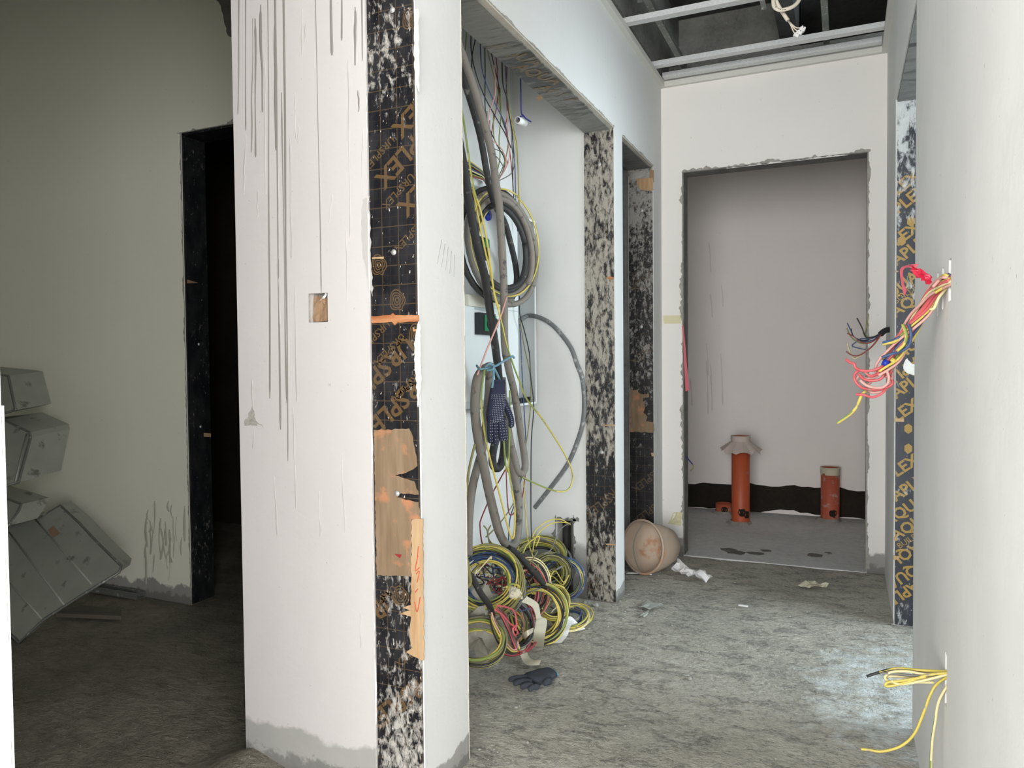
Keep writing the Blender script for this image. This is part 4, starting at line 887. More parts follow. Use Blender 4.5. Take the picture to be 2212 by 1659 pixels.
# pvc ring on navy string
st = thing('pipe_offcut', 'short white plastic pipe hanging on a navy string in the niche', 'pipe', PX(-1.22, 1128, 262))
x_ = -1.24
link('string', MB().tube(smooth([PX(x_, 1124, 120), PX(x_, 1125, 175), PX(x_, 1126, 240), PX(x_, 1130, 250), PX(x_, 1124, 252), PX(x_, 1120, 257)], 6), 0.0028, 6), 'bluestring', st)
link('string', MB().tube(smooth([PX(x_, 1129, 248), PX(x_, 1136, 256), PX(x_, 1147, 263)], 5), 0.0032, 6), 'bluestring', st)
pa, pb = PX(x_, 1118, 259), PX(x_, 1132, 266); ax = (pb-pa)
link('ring', MB().lathe([(0.011, 0), (0.0145, 0), (0.0145, ax.length*1.1), (0.011, ax.length*1.1), (0.011, 0)], pa, ax, 18), 'pvc', st)

# ------------------------------------------------------------------ wire coils on the floor
def cpos(x, px, py): return PX(x, px, py)
Y_, B_, K_, O_, G_, C_, R_, P_ = 'yg', 'w_blue', 'w_black', 'w_olive', 'w_grey', 'w_cream', 'w_red', 'w_pale'
c = cpos(-1.19, 1052, 1256)
coil('wire_coil', 'big blue, yellow and black wire coil next to the white pier, under the conduits', c, (0.35, -0.75, 0.55), 0.105, [(B_, 3), (Y_, 3), (K_, 2), (Y_, 2), (B_, 2), (G_, 2), (O_, 2), (K_, 2), (Y_, 2), (B_, 1), (O_, 2)], WG, 0.024, 1.0, 3, depth=0.028)
p = PZ(0.0, 1160, 1389)
c = p + Vector((0, 0.01, 0.118))
coil('wire_coil', 'bright yellow wire coil leaning at the front of the pile behind masking paper', c, (0.4, -0.85, 0.35), 0.108, [('yg', 3), ('w_yellow', 3), ('w_yellow', 2), (K_, 2), ('w_yellow', 2), (Y_, 2), (K_, 1)], WG, 0.014, 1.0, 5, wr=0.0036, depth=0.016)
c = PY(3.24, 1216, 1250)
coil('wire_coil', 'blue and green wire coil standing upright before the dark hole', c, (0.35, -0.93, 0.1), 0.094, [(B_, 3), ('w_green', 2), (G_, 2), (Y_, 2), (B_, 2), (C_, 1), (K_, 2)], WG, 0.010, 0.98, 7, depth=0.02)
c = PY(3.20, 1186, 1240)
coil('wire_coil', 'yellow and black wire coil standing just left of the blue-green one', c, (0.55, -0.8, 0.1), 0.075, [(O_, 3), (Y_, 3), (K_, 3), (O_, 2), (K_, 2)], WG, 0.016, 1.05, 11, depth=0.04)
c = PY(2.98, 1192, 1302)
coil('wire_coil', 'small yellow wire coil wedged between the bright yellow and the blue-green coils', c, (0.6, -0.7, 0.4), 0.062, [('w_yellow', 3), (Y_, 3), (K_, 2), (O_, 2)], WG, 0.012, 1.0, 13, depth=0.03)
c = PY(3.05, 1228, 1305); c.z = 0.03
coil('wire_coil', 'flattened blue and yellow wire coil on the floor at the right of the pile', c, (0.05, -0.2, 1), 0.072, [(B_, 3), (Y_, 2), (G_, 2), (C_, 2)], WG, 0.02, 1.3, 15, depth=0.014)
c = PX(-1.33, 1165, 1210)
coil('wire_coil', 'dark olive and yellow wire coil lying at the back of the pile', c, (0.2, -0.55, 0.8), 0.115, [(O_, 3), (K_, 3), (Y_, 3), (G_, 2), (O_, 2)], WG, 0.025, 0.9, 17, depth=0.03)
c = PX(-1.22, 1130, 1265)
coil('wire_coil', 'mixed red, blue and black wire coil buried in the middle of the pile', c, (0.75, -0.6, 0.2), 0.085, [(R_, 2), (B_, 2), (K_, 3), (G_, 3), ('w_pink', 2), (O_, 3), (C_, 2), (K_, 2)], WG, 0.028, 1.1, 19, depth=0.045)
c = PX(-1.16, 1100, 1345)
coil('wire_coil', 'red, black and cream wire coil slumped at the bottom of the pile', c, (0.75, -0.55, 0.35), 0.085, [(R_, 2), (K_, 3), (G_, 3), (Y_, 2), (O_, 2), (P_, 1)], WG, 0.022, 1.1, 23, depth=0.03, roll=0.5)
c = PX(-1.12, 1036, 1388)
coil('wire_coil', 'olive and yellow wire coil on the floor against the white pier', c, (0.3, -0.5, 0.8), 0.085, [(O_, 3), (Y_, 3), (G_, 2), (O_, 2), (K_, 2)], WG, 0.018, 0.95, 29, depth=0.018)
bu = thing('wire_bundle', 'bundle of mixed wires slumping from the black conduit tail to the floor', 'wire bundle', PX(-1.08, 1063, 1330))
for k, mtl in enumerate([K_, C_, G_, R_, O_, K_, P_, C_, G_, 'w_pink', O_, R_, 'w_yellow', K_, P_, G_]):
    o1 = (k % 4)*3.4; o2 = (k//4)*3.2; xx = -1.06 - 0.012*(k % 3)
    pts = [(1058+o1*0.6, 1322+o2*0.4), (1060+o1+o2*0.5, 1345), (1068+o1*1.2+o2, 1372-o1), (1082+o1*1.1+o2*0.9, 1396-o1*1.2-o2*0.4), (1104+o1*0.5+o2*0.3, 1412-o1-o2*0.5), (1120-o1*0.3, 1404-o1*0.9), (1121-o1*0.4, 1392-o1)]
    if k % 2: pts = [(1070+o1*0.6, 1312), (1084+o1*0.8, 1330+o2), (1097+o1*0.7, 1356+o2), (1106+o1*0.6, 1382+o2*0.6), (1114+o1*0.3, 1402), (1119, 1409-o1*0.5)]
    P = smooth([PX(xx, *p) for p in pts], 6)
    for p in P: p.z = max(p.z, 0.006)
    link('wire_strand', MB().tube(P, 0.003, 6), mtl, bu)
# loose ends sticking up all over the pile
mb = MB(); rnd = random.Random(31); cols = ['w_olive', 'w_black', 'w_grey', 'w_yellow', 'w_blue', 'w_red', 'w_cream']
for i in range(170):
    a = PX(rnd.uniform(-1.40, -1.16), rnd.uniform(1020, 1195), rnd.uniform(1215, 1335))
    d = Vector((rnd.uniform(-1, 1), rnd.uniform(-1, 1), rnd.uniform(-0.2, 1.0))).normalized()*rnd.uniform(0.05, 0.12); k = Vector((rnd.uniform(-1, 1), rnd.uniform(-1, 1), rnd.uniform(-1, 1)))*0.035
    P = smooth([a, a+d*0.35+k, a+d*0.7-k*0.6, a+d], 5)
    for p in P: p.z = max(p.z, 0.008); p.x = max(p.x, xNb+0.02); p.y = min(p.y, YN2-0.02)
    mb.tube(P, 0.0028, 5, mi=i % 7)
o = link('wire_tangle', mb, cols); tag(o, 'tangle of short loose wire ends among the coils on the niche floor', 'wire', None, 'stuff')
# loop of striped wire standing up in front
o = link('wire_loop', MB().tube(smooth([PX(-1.07, 1095, 1268), PX(-1.07, 1104, 1262), PX(-1.07, 1116, 1263), PX(-1.07, 1125, 1272), PX(-1.07, 1123, 1284), PX(-1.07, 1112, 1294)], 7), 0.0042, 7, stripe=12), ['w_yellow', 'w_green']); tag(o, 'short striped yellow-green loop standing over the paper ball', 'wire')
o = link('wire_loop', MB().tube(smooth([PX(-1.06, 1009, 1210), PX(-1.06, 1012, 1230), PX(-1.06, 1016, 1254), PX(-1.06, 1014, 1262), PX(-1.06, 1010, 1268)], 7), 0.0062, 8), 'w_olive'); tag(o, 'thick cut olive cable end beside the white pier', 'cable')
for i, pts in enumerate([[(1070, 1318), (1085, 1328), (1100, 1345), (1112, 1355), (1118, 1366), (1112, 1372), (1108, 1358), (1118, 1348)], [(1075, 1308), (1095, 1312), (1110, 1320), (1116, 1345), (1112, 1362)]]):
    o = link('pink_wire', MB().tube(smooth([PX(-1.04, *p) for p in pts], 6), 0.0034, 6), 'w_pink'); tag(o, ['pink wire twisted in a knot over the bottom coil', 'pink wire bowed over the bottom coil'][i], 'wire', 'pink wires on the pile')

# plastic bag, paper ball, papers
def blob(name, label, cat, c, r, mat, seed, sx=1, sy=1, sz=1, rough=0.35, sub=3):
    bm = bmesh.new(); bmesh.ops.create_icosphere(bm, subdivisions=sub, radius=1); mb = MB(); c = Vector(c)
    for v in bm.verts:
        d = v.co.normalized(); k = 1 + rough*noise.noise(d*1.7 + Vector((seed, 0, 0))) + rough*0.6*noise.noise(d*4.5 + Vector((0, seed, 0)))
        p = c + Vector((d.x*r*sx*k, d.y*r*sy*k, d.z*r*sz*k)); p.z = max(p.z, 0.002); mb.v.append(p)
    bm.verts.index_update()
    for f in bm.faces: mb.f.append([v.index for v in f.verts]); mb.mi.append(0); mb.sm.append(False)
    bm.free(); o = link(name, mb, mat); return tag(o, label, cat)
blob('plastic_bag', 'crumpled grey plastic bag under the big left coil', 'bag', PX(-1.20, 1040, 1345), 0.085, 'plasticbag', 4, 0.9, 0.9, 1.2, 0.6)
blob('paper_ball', 'small crumpled beige paper ball in the middle of the wire pile', 'paper', PX(-1.08, 1112, 1282), 0.023, 'masking', 9, 1, 1, 1.1, 0.5)
def ribbon(name, label, cat, L, Rr, mat, n=8, th=0.0008):
    """strip of paper between two world polylines"""
    A, B = smooth(L, n), smooth(Rr, n); m = len(A); mb = MB(); vs = A + B; fs = [(i, i+1, m+i+1, m+i) for i in range(m-1)]
    nr = (A[1]-A[0]).cross(B[0]-A[0]).normalized()*th
    vs2 = [v+nr for v in vs]; mb.add(vs + vs2, fs + [tuple(x+2*m for x in f) for f in fs] + [(i, i+1, 2*m+i+1, 2*m+i) for i in range(m-1)] + [(m+i, m+i+1, 3*m+i+1, 3*m+i) for i in range(m-1)])
    o = link(name, mb, mat); return tag(o, label, cat)
pv = lambda l: [PX(x, a, b) if z is None else PZ(z, a, b) for a, b, x, z in l]
ribbon('masking_strip', 'cream masking-paper strip hanging in front of the bright yellow coil', 'paper',
    pv([(1126, 1300, -1.03, None), (1150, 1312, -1.02, None), (1158, 1335, -1.01, None), (1157, 1345, -1.0, None), (1153, 1370, -1.0, None), (1151, 1397, None, 0.006)]),
    pv([(1138, 1288, -1.03, None), (1162, 1304, -1.02, None), (1168, 1330, -1.01, None), (1181, 1340, -1.0, None), (1177, 1372, -1.0, None), (1174, 1398, None, 0.006)]), 'masking')
ribbon('masking_strip', 'cream masking-paper strip curling on the floor towards the dropped glove', 'paper',
    pv([(1157, 1354, -1.0, None), (1135, 1364, -1.0, None), (1121, 1378, None, 0.05), (1121, 1400, None, 0.03), (1128, 1425, None, 0.008), (1140, 1437, None, 0.008), (1164, 1436, None, 0.008)]),
    pv([(1156, 1362, -1.0, None), (1138, 1376, -1.0, None), (1134, 1384, None, 0.04), (1136, 1400, None, 0.02), (1142, 1417, None, 0.012), (1150, 1425, None, 0.012), (1168, 1426, None, 0.02)]), 'masking')
ribbon('paper_strip', 'folded white paper strip on the floor right of the yellow coil', 'paper',
    pv([(1187, 1390, None, 0.006), (1200, 1376, None, 0.012), (1205, 1355, None, 0.03), (1228, 1331, None, 0.06), (1248, 1345, None, 0.03), (1264, 1358, None, 0.006)]),
    pv([(1213, 1388, None, 0.006), (1226, 1372, None, 0.012), (1231, 1356, None, 0.03), (1240, 1342, None, 0.04), (1230, 1358, None, 0.008), (1250, 1362, None, 0.004)]), 'paper', 5)

# ------------------------------------------------------------------ gloves
def glove(name, label, palm, fingers, cuff, mats, org, dots=None, cufmat=None):
    """palm: (centre, u, v, n, half-width, half-length, half-thick); fingers: list of (world pts, r)"""
    t = thing(name, label, 'glove', org)
    c, u, v, n, hw, hl, ht = palm; mb = MB(); c = Vector(c); u, v, n = Vector(u).normalized(), Vector(v).normalized(), Vector(n).normalized()
    prof = [(-1.0, 0.74), (-0.75, 0.80), (-0.4, 0.92), (0.1, 1.0), (0.6, 1.0), (0.92, 0.9), (1.02, 0.6)]
    S = 18; o = 0
    for (h, w) in prof:
        for k in range(S):
            a = 2*math.pi*k/S; x, z = math.cos(a), math.sin(a)
            sx = math.copysign(abs(x)**0.7, x); sz = math.copysign(abs(z)**0.7, z)
            mb.v.append(c + v*h*hl + u*sx*hw*w + n*sz*ht*(0.8+0.2*w) + n*0.003*noise.noise(Vector((sx*3, h*3, 1))))
    for i in range(len(prof)-1):
        for k in range(S): k2 = (k+1) % S; mb.f.append([i*S+k, i*S+k2, (i+1)*S+k2, (i+1)*S+k]); mb.mi.append(0); mb.sm.append(True)
    mb.f.append(list(range(S))[::-1]); mb.mi.append(0); mb.sm.append(True)
    mb.f.append([(len(prof)-1)*S+k for k in range(S)]); mb.mi.append(0); mb.sm.append(True)
    for pts, r in fingers:
        P = smooth(pts, 6); m = len(P); tp = [1.0]*m
        for i in range(m): tp[i] = 1.05 - 0.22*i/(m-1)
        tp[-1] = 0.35; tp[-2] = 0.68
        mb.tube(P, r, 10, taper=tp)
    link('hand', mb, mats, t)
    mb = MB()
    for k in range(S):
        a = 2*math.pi*k/S; x, z = math.cos(a), math.sin(a)
        for h, s in ((-1.0, 0.78), (-1.1, 0.80), (-1.12, 0.7)):
            mb.v.append(c + v*h*hl + u*x*hw*s + n*z*ht*s)
    for k in range(S):
        k2 = (k+1) % S
        for j in (0, 1): mb.f.append([k*3+j, k2*3+j, k2*3+j+1, k*3+j+1]); mb.mi.append(0); mb.sm.append(True)
    link('cuff', mb, cufmat or mats, t)
    if dots:
        mb = MB(); dr = 0.0016
        for (p, nn) in dots: mb.lathe([(0.0001, 0.0012), (dr*0.7, 0.001), (dr, 0)], p, nn, 6)
        link('grip_dots', mb, 'dot', t, kind=None)
    return t
# hanging glove, fingers down
gx = -1.13
gc = PX(gx, 1073, 862); d_up = Vector((0, 0, 1)); gn = Vector((1, -0.45, 0)).normalized(); gu = Vector((0, 0, 1)).cross(gn).normalized()
gu = -gu if gu.y < 0 else gu
vd = (PX(gx, 1064, 930) - PX(gx, 1074, 830)).normalized()
gl_h = (PX(gx, 1072, 912) - PX(gx, 1074, 824)).length/2; gw = 0.038
gcen = (PX(gx, 1070, 912) + PX(gx, 1075, 824))/2
F = []
for (x0, x1, yt, r) in [(1060, 1058, 957, 0.0105), (1068, 1070, 962, 0.0110), (1078, 1084, 954, 0.0112), (1086, 1091, 952, 0.0105)]:
    F.append(([PX(gx, x0, 900), PX(gx, (x0+x1)/2-1, 925), PX(gx+0.008, x1, yt)], r))
F.append(([PX(gx, 1084, 862), PX(gx+0.01, 1096, 884), PX(gx+0.012, 1104, 906), PX(gx+0.012, 1104, 924)], 0.0125))
dots = []
for i in range(9):
    for j in range(16):
        uu = (i-4)/4.6; hh = -0.35 + j*0.088
        if abs(uu) < 0.92: dots.append((gcen + gu*uu*gw*0.95 + vd*hh*gl_h + gn*(0.0135*math.sqrt(max(0.05, 1-uu**4))), gn))
for pts, r in F:
    P = smooth(pts, 5)
    for q in P[2:-1]:
        for s in (-0.5, 0.45): dots.append((q + gu*r*s + gn*r*0.86, gn))
glove('work_glove', 'navy dotted work glove hanging fingers-down from the blue rope', (gcen, gu, vd, gn, gw, gl_h, 0.0135), F, None, 'knit', PX(gx, 1076, 822), dots)
# glove on the floor: cuff to the right, fingers to the left
zf = 0.016
cA, cB = PZ(zf, 1192, 1452), PZ(zf, 1142, 1470)
vd = (cB-cA); vd.z = 0; vd.normalize(); nn = Vector((0, 0, 1)); uu = vd.cross(nn).normalized()
cen = (cA+cB)/2; hl = (cB-cA).length/2*0.95
F = []
for (a, b, r) in [((1150, 1466), (1098, 1469), 0.0115), ((1148, 1474), (1108, 1477), 0.0115), ((1150, 1482), (1124, 1486), 0.0115), ((1160, 1484), (1142, 1492), 0.011), ((1186, 1472), (1176, 1480), 0.0125)]:
    p, q = PZ(zf, *a), PZ(zf*0.9, *b); F.append(([p, p.lerp(q, 0.5)+Vector((0, 0, 0.006)), q], r))
glove('work_glove', 'dusty charcoal work glove dropped flat on the concrete floor', (cen, uu, vd, nn, 0.044, hl, 0.015), F, None, 'knit_grey', (cen.x, cen.y, 0), None, 'cuffblue')

# ------------------------------------------------------------------ bucket in the narrow doorway
bc = PZ(0.0, 1405, 1238)
rim_c = Vector((-0.995, 3.93, 0.150)); axv = Vector((0.42, 0.80, -0.10)).normalized()
bt = thing('rubber_bucket', 'dusty beige bucket with wire handle lying on its side in the narrow doorway', 'bucket', (rim_c.x, rim_c.y, 0))
RB, RB2, LB = 0.140, 0.095, 0.20
mb = MB(); mb.lathe([(RB, 0), (RB*0.97, 0.05), (RB*0.88, 0.12), (RB2, LB), (RB2*0.9, LB+0.006), (0.0001, LB+0.008)], rim_c, axv, 36, wob=0.10); link('shell', mb, 'bucket', bt)
mb = MB(); mb.lathe([(RB*0.975, 0.002), (RB*0.945, 0.05), (RB*0.86, 0.12), (RB2*0.97, LB-0.012), (0.0001, LB-0.010)], rim_c, axv, 36, wob=0.10); link('inside', mb, 'bucket_in', bt)
mb = MB(); u = Vector((0, 0, 1)); u = (u - axv*u.dot(axv)).normalized(); w = axv.cross(u)
ring = []
for k in range(40):
    a = 2*math.pi*k/40; wb_ = 1+0.10*noise.noise(Vector((math.cos(a)*1.5, math.sin(a)*1.5, RB))); ring.append(rim_c + (u*math.cos(a)+w*math.sin(a))*RB*1.01)
mb.tube(ring, 0.007, 8, closed=True); link('rim', mb, 'bucket', bt)
hp = [rim_c + u*RB*0.98, rim_c - axv*0.03 + u*RB*0.5 - w*0.02, rim_c - axv*0.045 - w*0.025, rim_c - axv*0.035 - u*RB*0.55 - w*0.01, rim_c - u*RB*0.98]
link('handle', MB().tube(smooth(hp, 8), 0.0028, 6), 'w_grey', bt)
for i, (a, b) in enumerate([((1345, 1235), (1408, 1241)), ((1352, 1239), (1380, 1238)), ((1362, 1232), (1392, 1240))]):
    o = link('zip_tie', MB().tube([PZ(0.006, *a), PZ(0.008, *b)], 0.0028, 6), 'pvc'); tag(o, ['long thin white stick on the floor before the bucket', 'shortest thin white stick before the bucket', 'thin white stick slanting under the bucket rim'][i], 'stick', 'white sticks by the bucket')

# ------------------------------------------------------------------ orange pipes in the bathroom
def pipe(label, px, pyb, pyt, r, mat, collar=None):
    b = PZ(0.006, px, pyb); topz = PY(b.y, px, pyt).z
    t = thing('drain_pipe', label, 'pipe', (b.x, b.y, 0.006), 'orange drain pipes')
    link('tube', MB().lathe([(r, 0.0), (r, topz-0.006), (r*0.92, topz-0.006), (r*0.92, 0.0)], (b.x, b.y, 0.006), (0, 0, 1), 28), mat, t)
    link('mortar_collar', MB().lathe([(r*1.5, 0.0), (r*1.25, 0.010), (r*1.03, 0.018)], (b.x, b.y, 0.0012), (0, 0, 1), 20, wob=0.3), 'mortar', t)
    return t, b, topz
t, b, zt_ = pipe('tall orange drain pipe with a torn paper skirt in the bathroom', 1600, 1128, 942, 0.062, 'pipe')
link('paper_band', MB().lathe([(0.0635, zt_-0.035), (0.0655, zt_-0.015), (0.066, zt_+0.004), (0.060, zt_+0.004), (0.058, zt_-0.03)], (b.x, b.y, 0), (0, 0, 1), 24, wob=0.05), 'paperbeige', t)
mb = MB(); N = 34
for j in range(5):
    for k in range(N):
        a = 2*math.pi*k/N; s = j/4; ragged = 1 + 0.30*noise.noise(Vector((math.cos(a)*2.2, math.sin(a)*2.2, 3))) + 0.08*math.sin(k*2.6)
        rr = 0.064 + s*0.075*ragged; z = zt_-0.035 - s*0.07*ragged*(1+0.5*noise.noise(Vector((math.cos(a)*1.6, math.sin(a)*1.6, 8)))) + 0.008*math.sin(k*1.9)*s
        mb.v.append(Vector((b.x+math.cos(a)*rr, b.y+math.sin(a)*rr, z)))
for j in range(4):
    for k in range(N): k2 = (k+1) % N; mb.f.append([j*N+k, j*N+k2, (j+1)*N+k2, (j+1)*N+k]); mb.mi.append(0); mb.sm.append(False)
link('paper_skirt', mb, 'paperbeige', t)
def tarpatch(t, b, r, a0, z0, s):
    mb = MB(); n = 14; P = []
    for k in range(n):
        a = 2*math.pi*k/n; q = 1+0.35*noise.noise(Vector((math.cos(a)*2, math.sin(a)*2, s))); an = a0 + math.cos(a)*0.42*q; P.append(Vector((b.x+math.cos(an)*r*1.01, b.y+math.sin(an)*r*1.01, z0+math.sin(a)*0.028*q)))
    c = Vector((b.x+math.cos(a0)*r*1.025, b.y+math.sin(a0)*r*1.025, z0)); mb.add(P+[c], [(i, (i+1) % n, n) for i in range(n)], sm=True); link('tar_smear', mb, 'tar', t)
tarpatch(t, b, 0.062, R(-75), 0.085, 1); tarpatch(t, b, 0.062, R(-40), 0.07, 4)
t, b, zt_ = pipe('short dusty orange drain pipe with a paper band at the right of the bathroom', 1793, 1122, 1010, 0.062, 'pipe_dusty')
link('paper_band', MB().lathe([(0.0635, zt_-0.05), (0.0655, zt_-0.02), (0.066, zt_+0.004), (0.060, zt_+0.004), (0.0575, zt_-0.04)], (b.x, b.y, 0), (0, 0, 1), 24, wob=0.06), 'masking', t)
tarpatch(t, b, 0.062, R(-70), 0.06, 7)
t, b, zt_ = pipe('low cut-off orange pipe stub behind the tall pipe', 1563, 1106, 1087, 0.058, 'pipe_dusty')
tarpatch(t, b, 0.058, R(-75), 0.03, 9)
# dark flakes on the screed
for i, (px, py, s) in enumerate([(1575, 1188, 0.05), (1590, 1194, 0.06), (1632, 1196, 0.045), (1655, 1190, 0.03), (1758, 1200, 0.045), (1790, 1195, 0.022)]):
    c = PZ(0.0012, px, py); P = []
    for k in range(11):
        a = 2*math.pi*k/11; q = s*(1+0.6*noise.noise(Vector((math.cos(a)*2, math.sin(a)*2, i*3.3)))); P.append(c + Vector((math.cos(a)*q, math.sin(a)*q*0.8, 0)))
    o = link('screed_flake', MB().prism(P, (0, 0, 0.003)), 'mortar_dark'); tag(o, ['dark loose flake on the bathroom screed, leftmost', 'largest dark flake on the bathroom screed', 'dark flake on the screed just right of the largest one', 'small dark flake on the screed left of centre, furthest back', 'dark flake on the screed before the short pipe', 'tiniest dark flake on the screed, rightmost'][i], 'flake', 'loose flakes on the bathroom floor')

# ------------------------------------------------------------------ wires out of the right-hand wall
def Q(px, py, y): return PY(y, px, py)
wt = thing('wire_bundle', 'thick twisted bundle of pink, yellow and blue wires from the right wall socket', 'wire bundle', Q(2050, 605, 1.78))
core = smooth([Q(2056, 600, 1.745), Q(2035, 615, 1.80), Q(2013, 636, 1.85), Q(1996, 668, 1.88), Q(1975, 698, 1.90), Q(1948, 735, 1.92), Q(1928, 770, 1.93), Q(1912, 795, 1.93), Q(1905, 812, 1.93)], 8)
sc_ = ['w_pink', 'w_pink', 'w_yellow', 'w_blue', 'w_pink', 'w_pale', 'yg', 'w_blue', 'w_pale', 'w_pink', 'w_cream', 'w_pale', 'w_pink', 'yg']
for k, mtl in enumerate(sc_):
    P = []; rnd = random.Random(k+50); r0 = 0.008 + 0.010*(k % 3)/2; ph = 2*math.pi*k/len(sc_)*3; m = len(core)
    cut = m if 'pi' in mtl or 'pa' in mtl else int(m*rnd.uniform(0.72, 0.95))
    for i in range(cut):
        p = core[i]; t_ = i/(m-1); a = ph + t_*6.0; T = (core[min(i+1, m-1)]-core[max(i-1, 0)]).normalized(); n1 = T.cross(Vector((0, 1, 0))).normalized(); n2 = T.cross(n1)
        s = r0*(0.7+0.5*t_)*(0.5 if i == 0 else 1); q = p + n1*math.cos(a)*s + n2*math.sin(a)*s
        q.x = min(q.x, xR-0.002) if i > 5 else q.x
        P.append(q)
    yg = mtl == 'yg'
    link('wire_strand', MB().tube(P, 0.0031, 6, stripe=12 if yg else None), ['w_yellow', 'w_green'] if yg else mtl, wt)
for k, (pts, mtl, y) in enumerate([
    ([(1912, 800), (1900, 806), (1880, 812), (1862, 800), (1848, 806), (1846, 820), (1860, 836), (1885, 842), (1912, 838), (1928, 828), (1920, 812), (1905, 806)], 'w_pink', 1.93),
    ([(1908, 800), (1890, 815), (1872, 818), (1856, 812), (1850, 826), (1868, 840), (1895, 842), (1918, 834), (1926, 818)], 'w_pale', 1.94),
    ([(1910, 796), (1906, 815), (1890, 822), (1868, 820), (1855, 808)], 'w_pink', 1.92),
    ([(1915, 800), (1920, 815), (1916, 830), (1900, 838), (1875, 834), (1858, 822)], 'w_pale', 1.91),
    ([(1900, 798), (1880, 826), (1870, 838), (1885, 848), (1905, 845), (1918, 838)], 'w_pale', 1.95),
    ([(1914, 838), (1905, 850), (1885, 858), (1866, 853), (1850, 852)], 'w_pink', 1.93),
    ([(1828, 776), (1836, 783), (1845, 786), (1848, 794), (1860, 800), (1880, 801), (1900, 795), (1910, 788)], 'w_pink', 1.92),
    ([(1944, 728), (1930, 735), (1915, 738), (1908, 740)], 'w_blue', 1.90), ([(1944, 732), (1930, 739), (1915, 742), (1908, 744)], 'w_yellow', 1.90),
    ([(1962, 700), (1968, 720), (1964, 745), (1948, 758), (1925, 765), (1905, 772)], 'w_blue', 1.88), ([(1950, 700), (1958, 725), (1952, 745), (1938, 758)], 'yg', 1.87),
    ([(1870, 846), (1862, 852), (1856, 866), (1848, 882), (1835, 896), (1808, 914)], 'yg', 1.93),
    ([(2052, 592), (2035, 600), (2015, 620)], 'w_pale', 1.78), ([(2054, 606), (2040, 620), (2020, 632)], 'w_yellow', 1.78), ([(2054, 612), (2030, 640), (2018, 665), (2010, 668)], 'w_cream', 1.80)]):
    yg = mtl == 'yg'; P = smooth([Q(a, b_, y + 0.004*math.sin(i*2+k)) for i, (a, b_) in enumerate(pts)], 7)
    link('wire_strand', MB().tube(P, 0.0032 if mtl != 'yg' else 0.0036, 6, stripe=12 if yg else None), ['w_yellow', 'w_green'] if yg else mtl, wt)
link('tape_joint', MB().tube([Q(1916, 778, 1.915), Q(1910, 790, 1.915)], 0.0075, 8), 'bluebtn', wt)
link('tape_joint', MB().tube([Q(1932, 775, 1.915), Q(1926, 782, 1.915)], 0.006, 8), 'w_yellow', wt)
o = crumple('red_tape', [Q(2010, 615, 1.84), Q(1978, 597, 1.86), Q(1966, 570, 1.86), Q(2016, 598, 1.83)], 7, 5, 0.012, 'redtape', 12); tag(o, 'bright red plastic tape flag on the twisted wire bundle', 'tape')
ribbon('pink_tape', 'faded pink tape tail curling left of the red tape flag', 'tape', [Q(1985, 570, 1.86), Q(1965, 572, 1.87), Q(1946, 580, 1.87), Q(1946, 605, 1.87), Q(1953, 640, 1.87)], [Q(1978, 582, 1.86), Q(1962, 578, 1.86), Q(1951, 585, 1.86), Q(1953, 612, 1.86), Q(1959, 628, 1.86)], 'pinktape')
# small dark bundle further back on the same wall
ws = thing('wire_bundle', 'small dark bundle of thin wires splaying from the right wall near the bathroom', 'wire bundle', PY(4.05, 1916, 712))
link('sleeve', MB().tube(smooth([Vector((xR+0.004, 4.07, PX(xR, 1921, 712).z)), Q(1912, 714, 4.02), Q(1902, 722, 4.0)], 5), 0.014, 8), 'w_black', ws)
for k, (pts, mtl) in enumerate([([(1904, 722), (1885, 735), (1862, 738), (1845, 728), (1837, 712), (1830, 698)], 'w_blue'), ([(1904, 722), (1885, 738), (1862, 742), (1840, 730), (1829, 709)], 'w_olive'), ([(1904, 724), (1880, 740), (1858, 738), (1842, 726), (1830, 720)], 'w_red'),
    ([(1904, 720), (1885, 728), (1870, 728), (1862, 708), (1851, 687)], 'w_black'), ([(1904, 718), (1888, 728), (1869, 725), (1873, 700), (1876, 678)], 'w_olive'), ([(1902, 724), (1880, 732), (1860, 732), (1848, 740), (1842, 748), (1870, 755)], 'w_blue'),
    ([(1902, 726), (1888, 745), (1868, 762), (1846, 774), (1836, 760), (1830, 742)], 'w_cream'), ([(1902, 724), (1884, 748), (1860, 766), (1842, 768), (1828, 759)], 'w_red'), ([(1902, 720), (1870, 736), (1845, 728), (1838, 710)], 'w_black')]):
    link('wire_strand', MB().tube(smooth([Q(a, b_, 4.0-0.01*(k % 4)) for a, b_ in pts], 6), 0.0032, 5), mtl, ws)
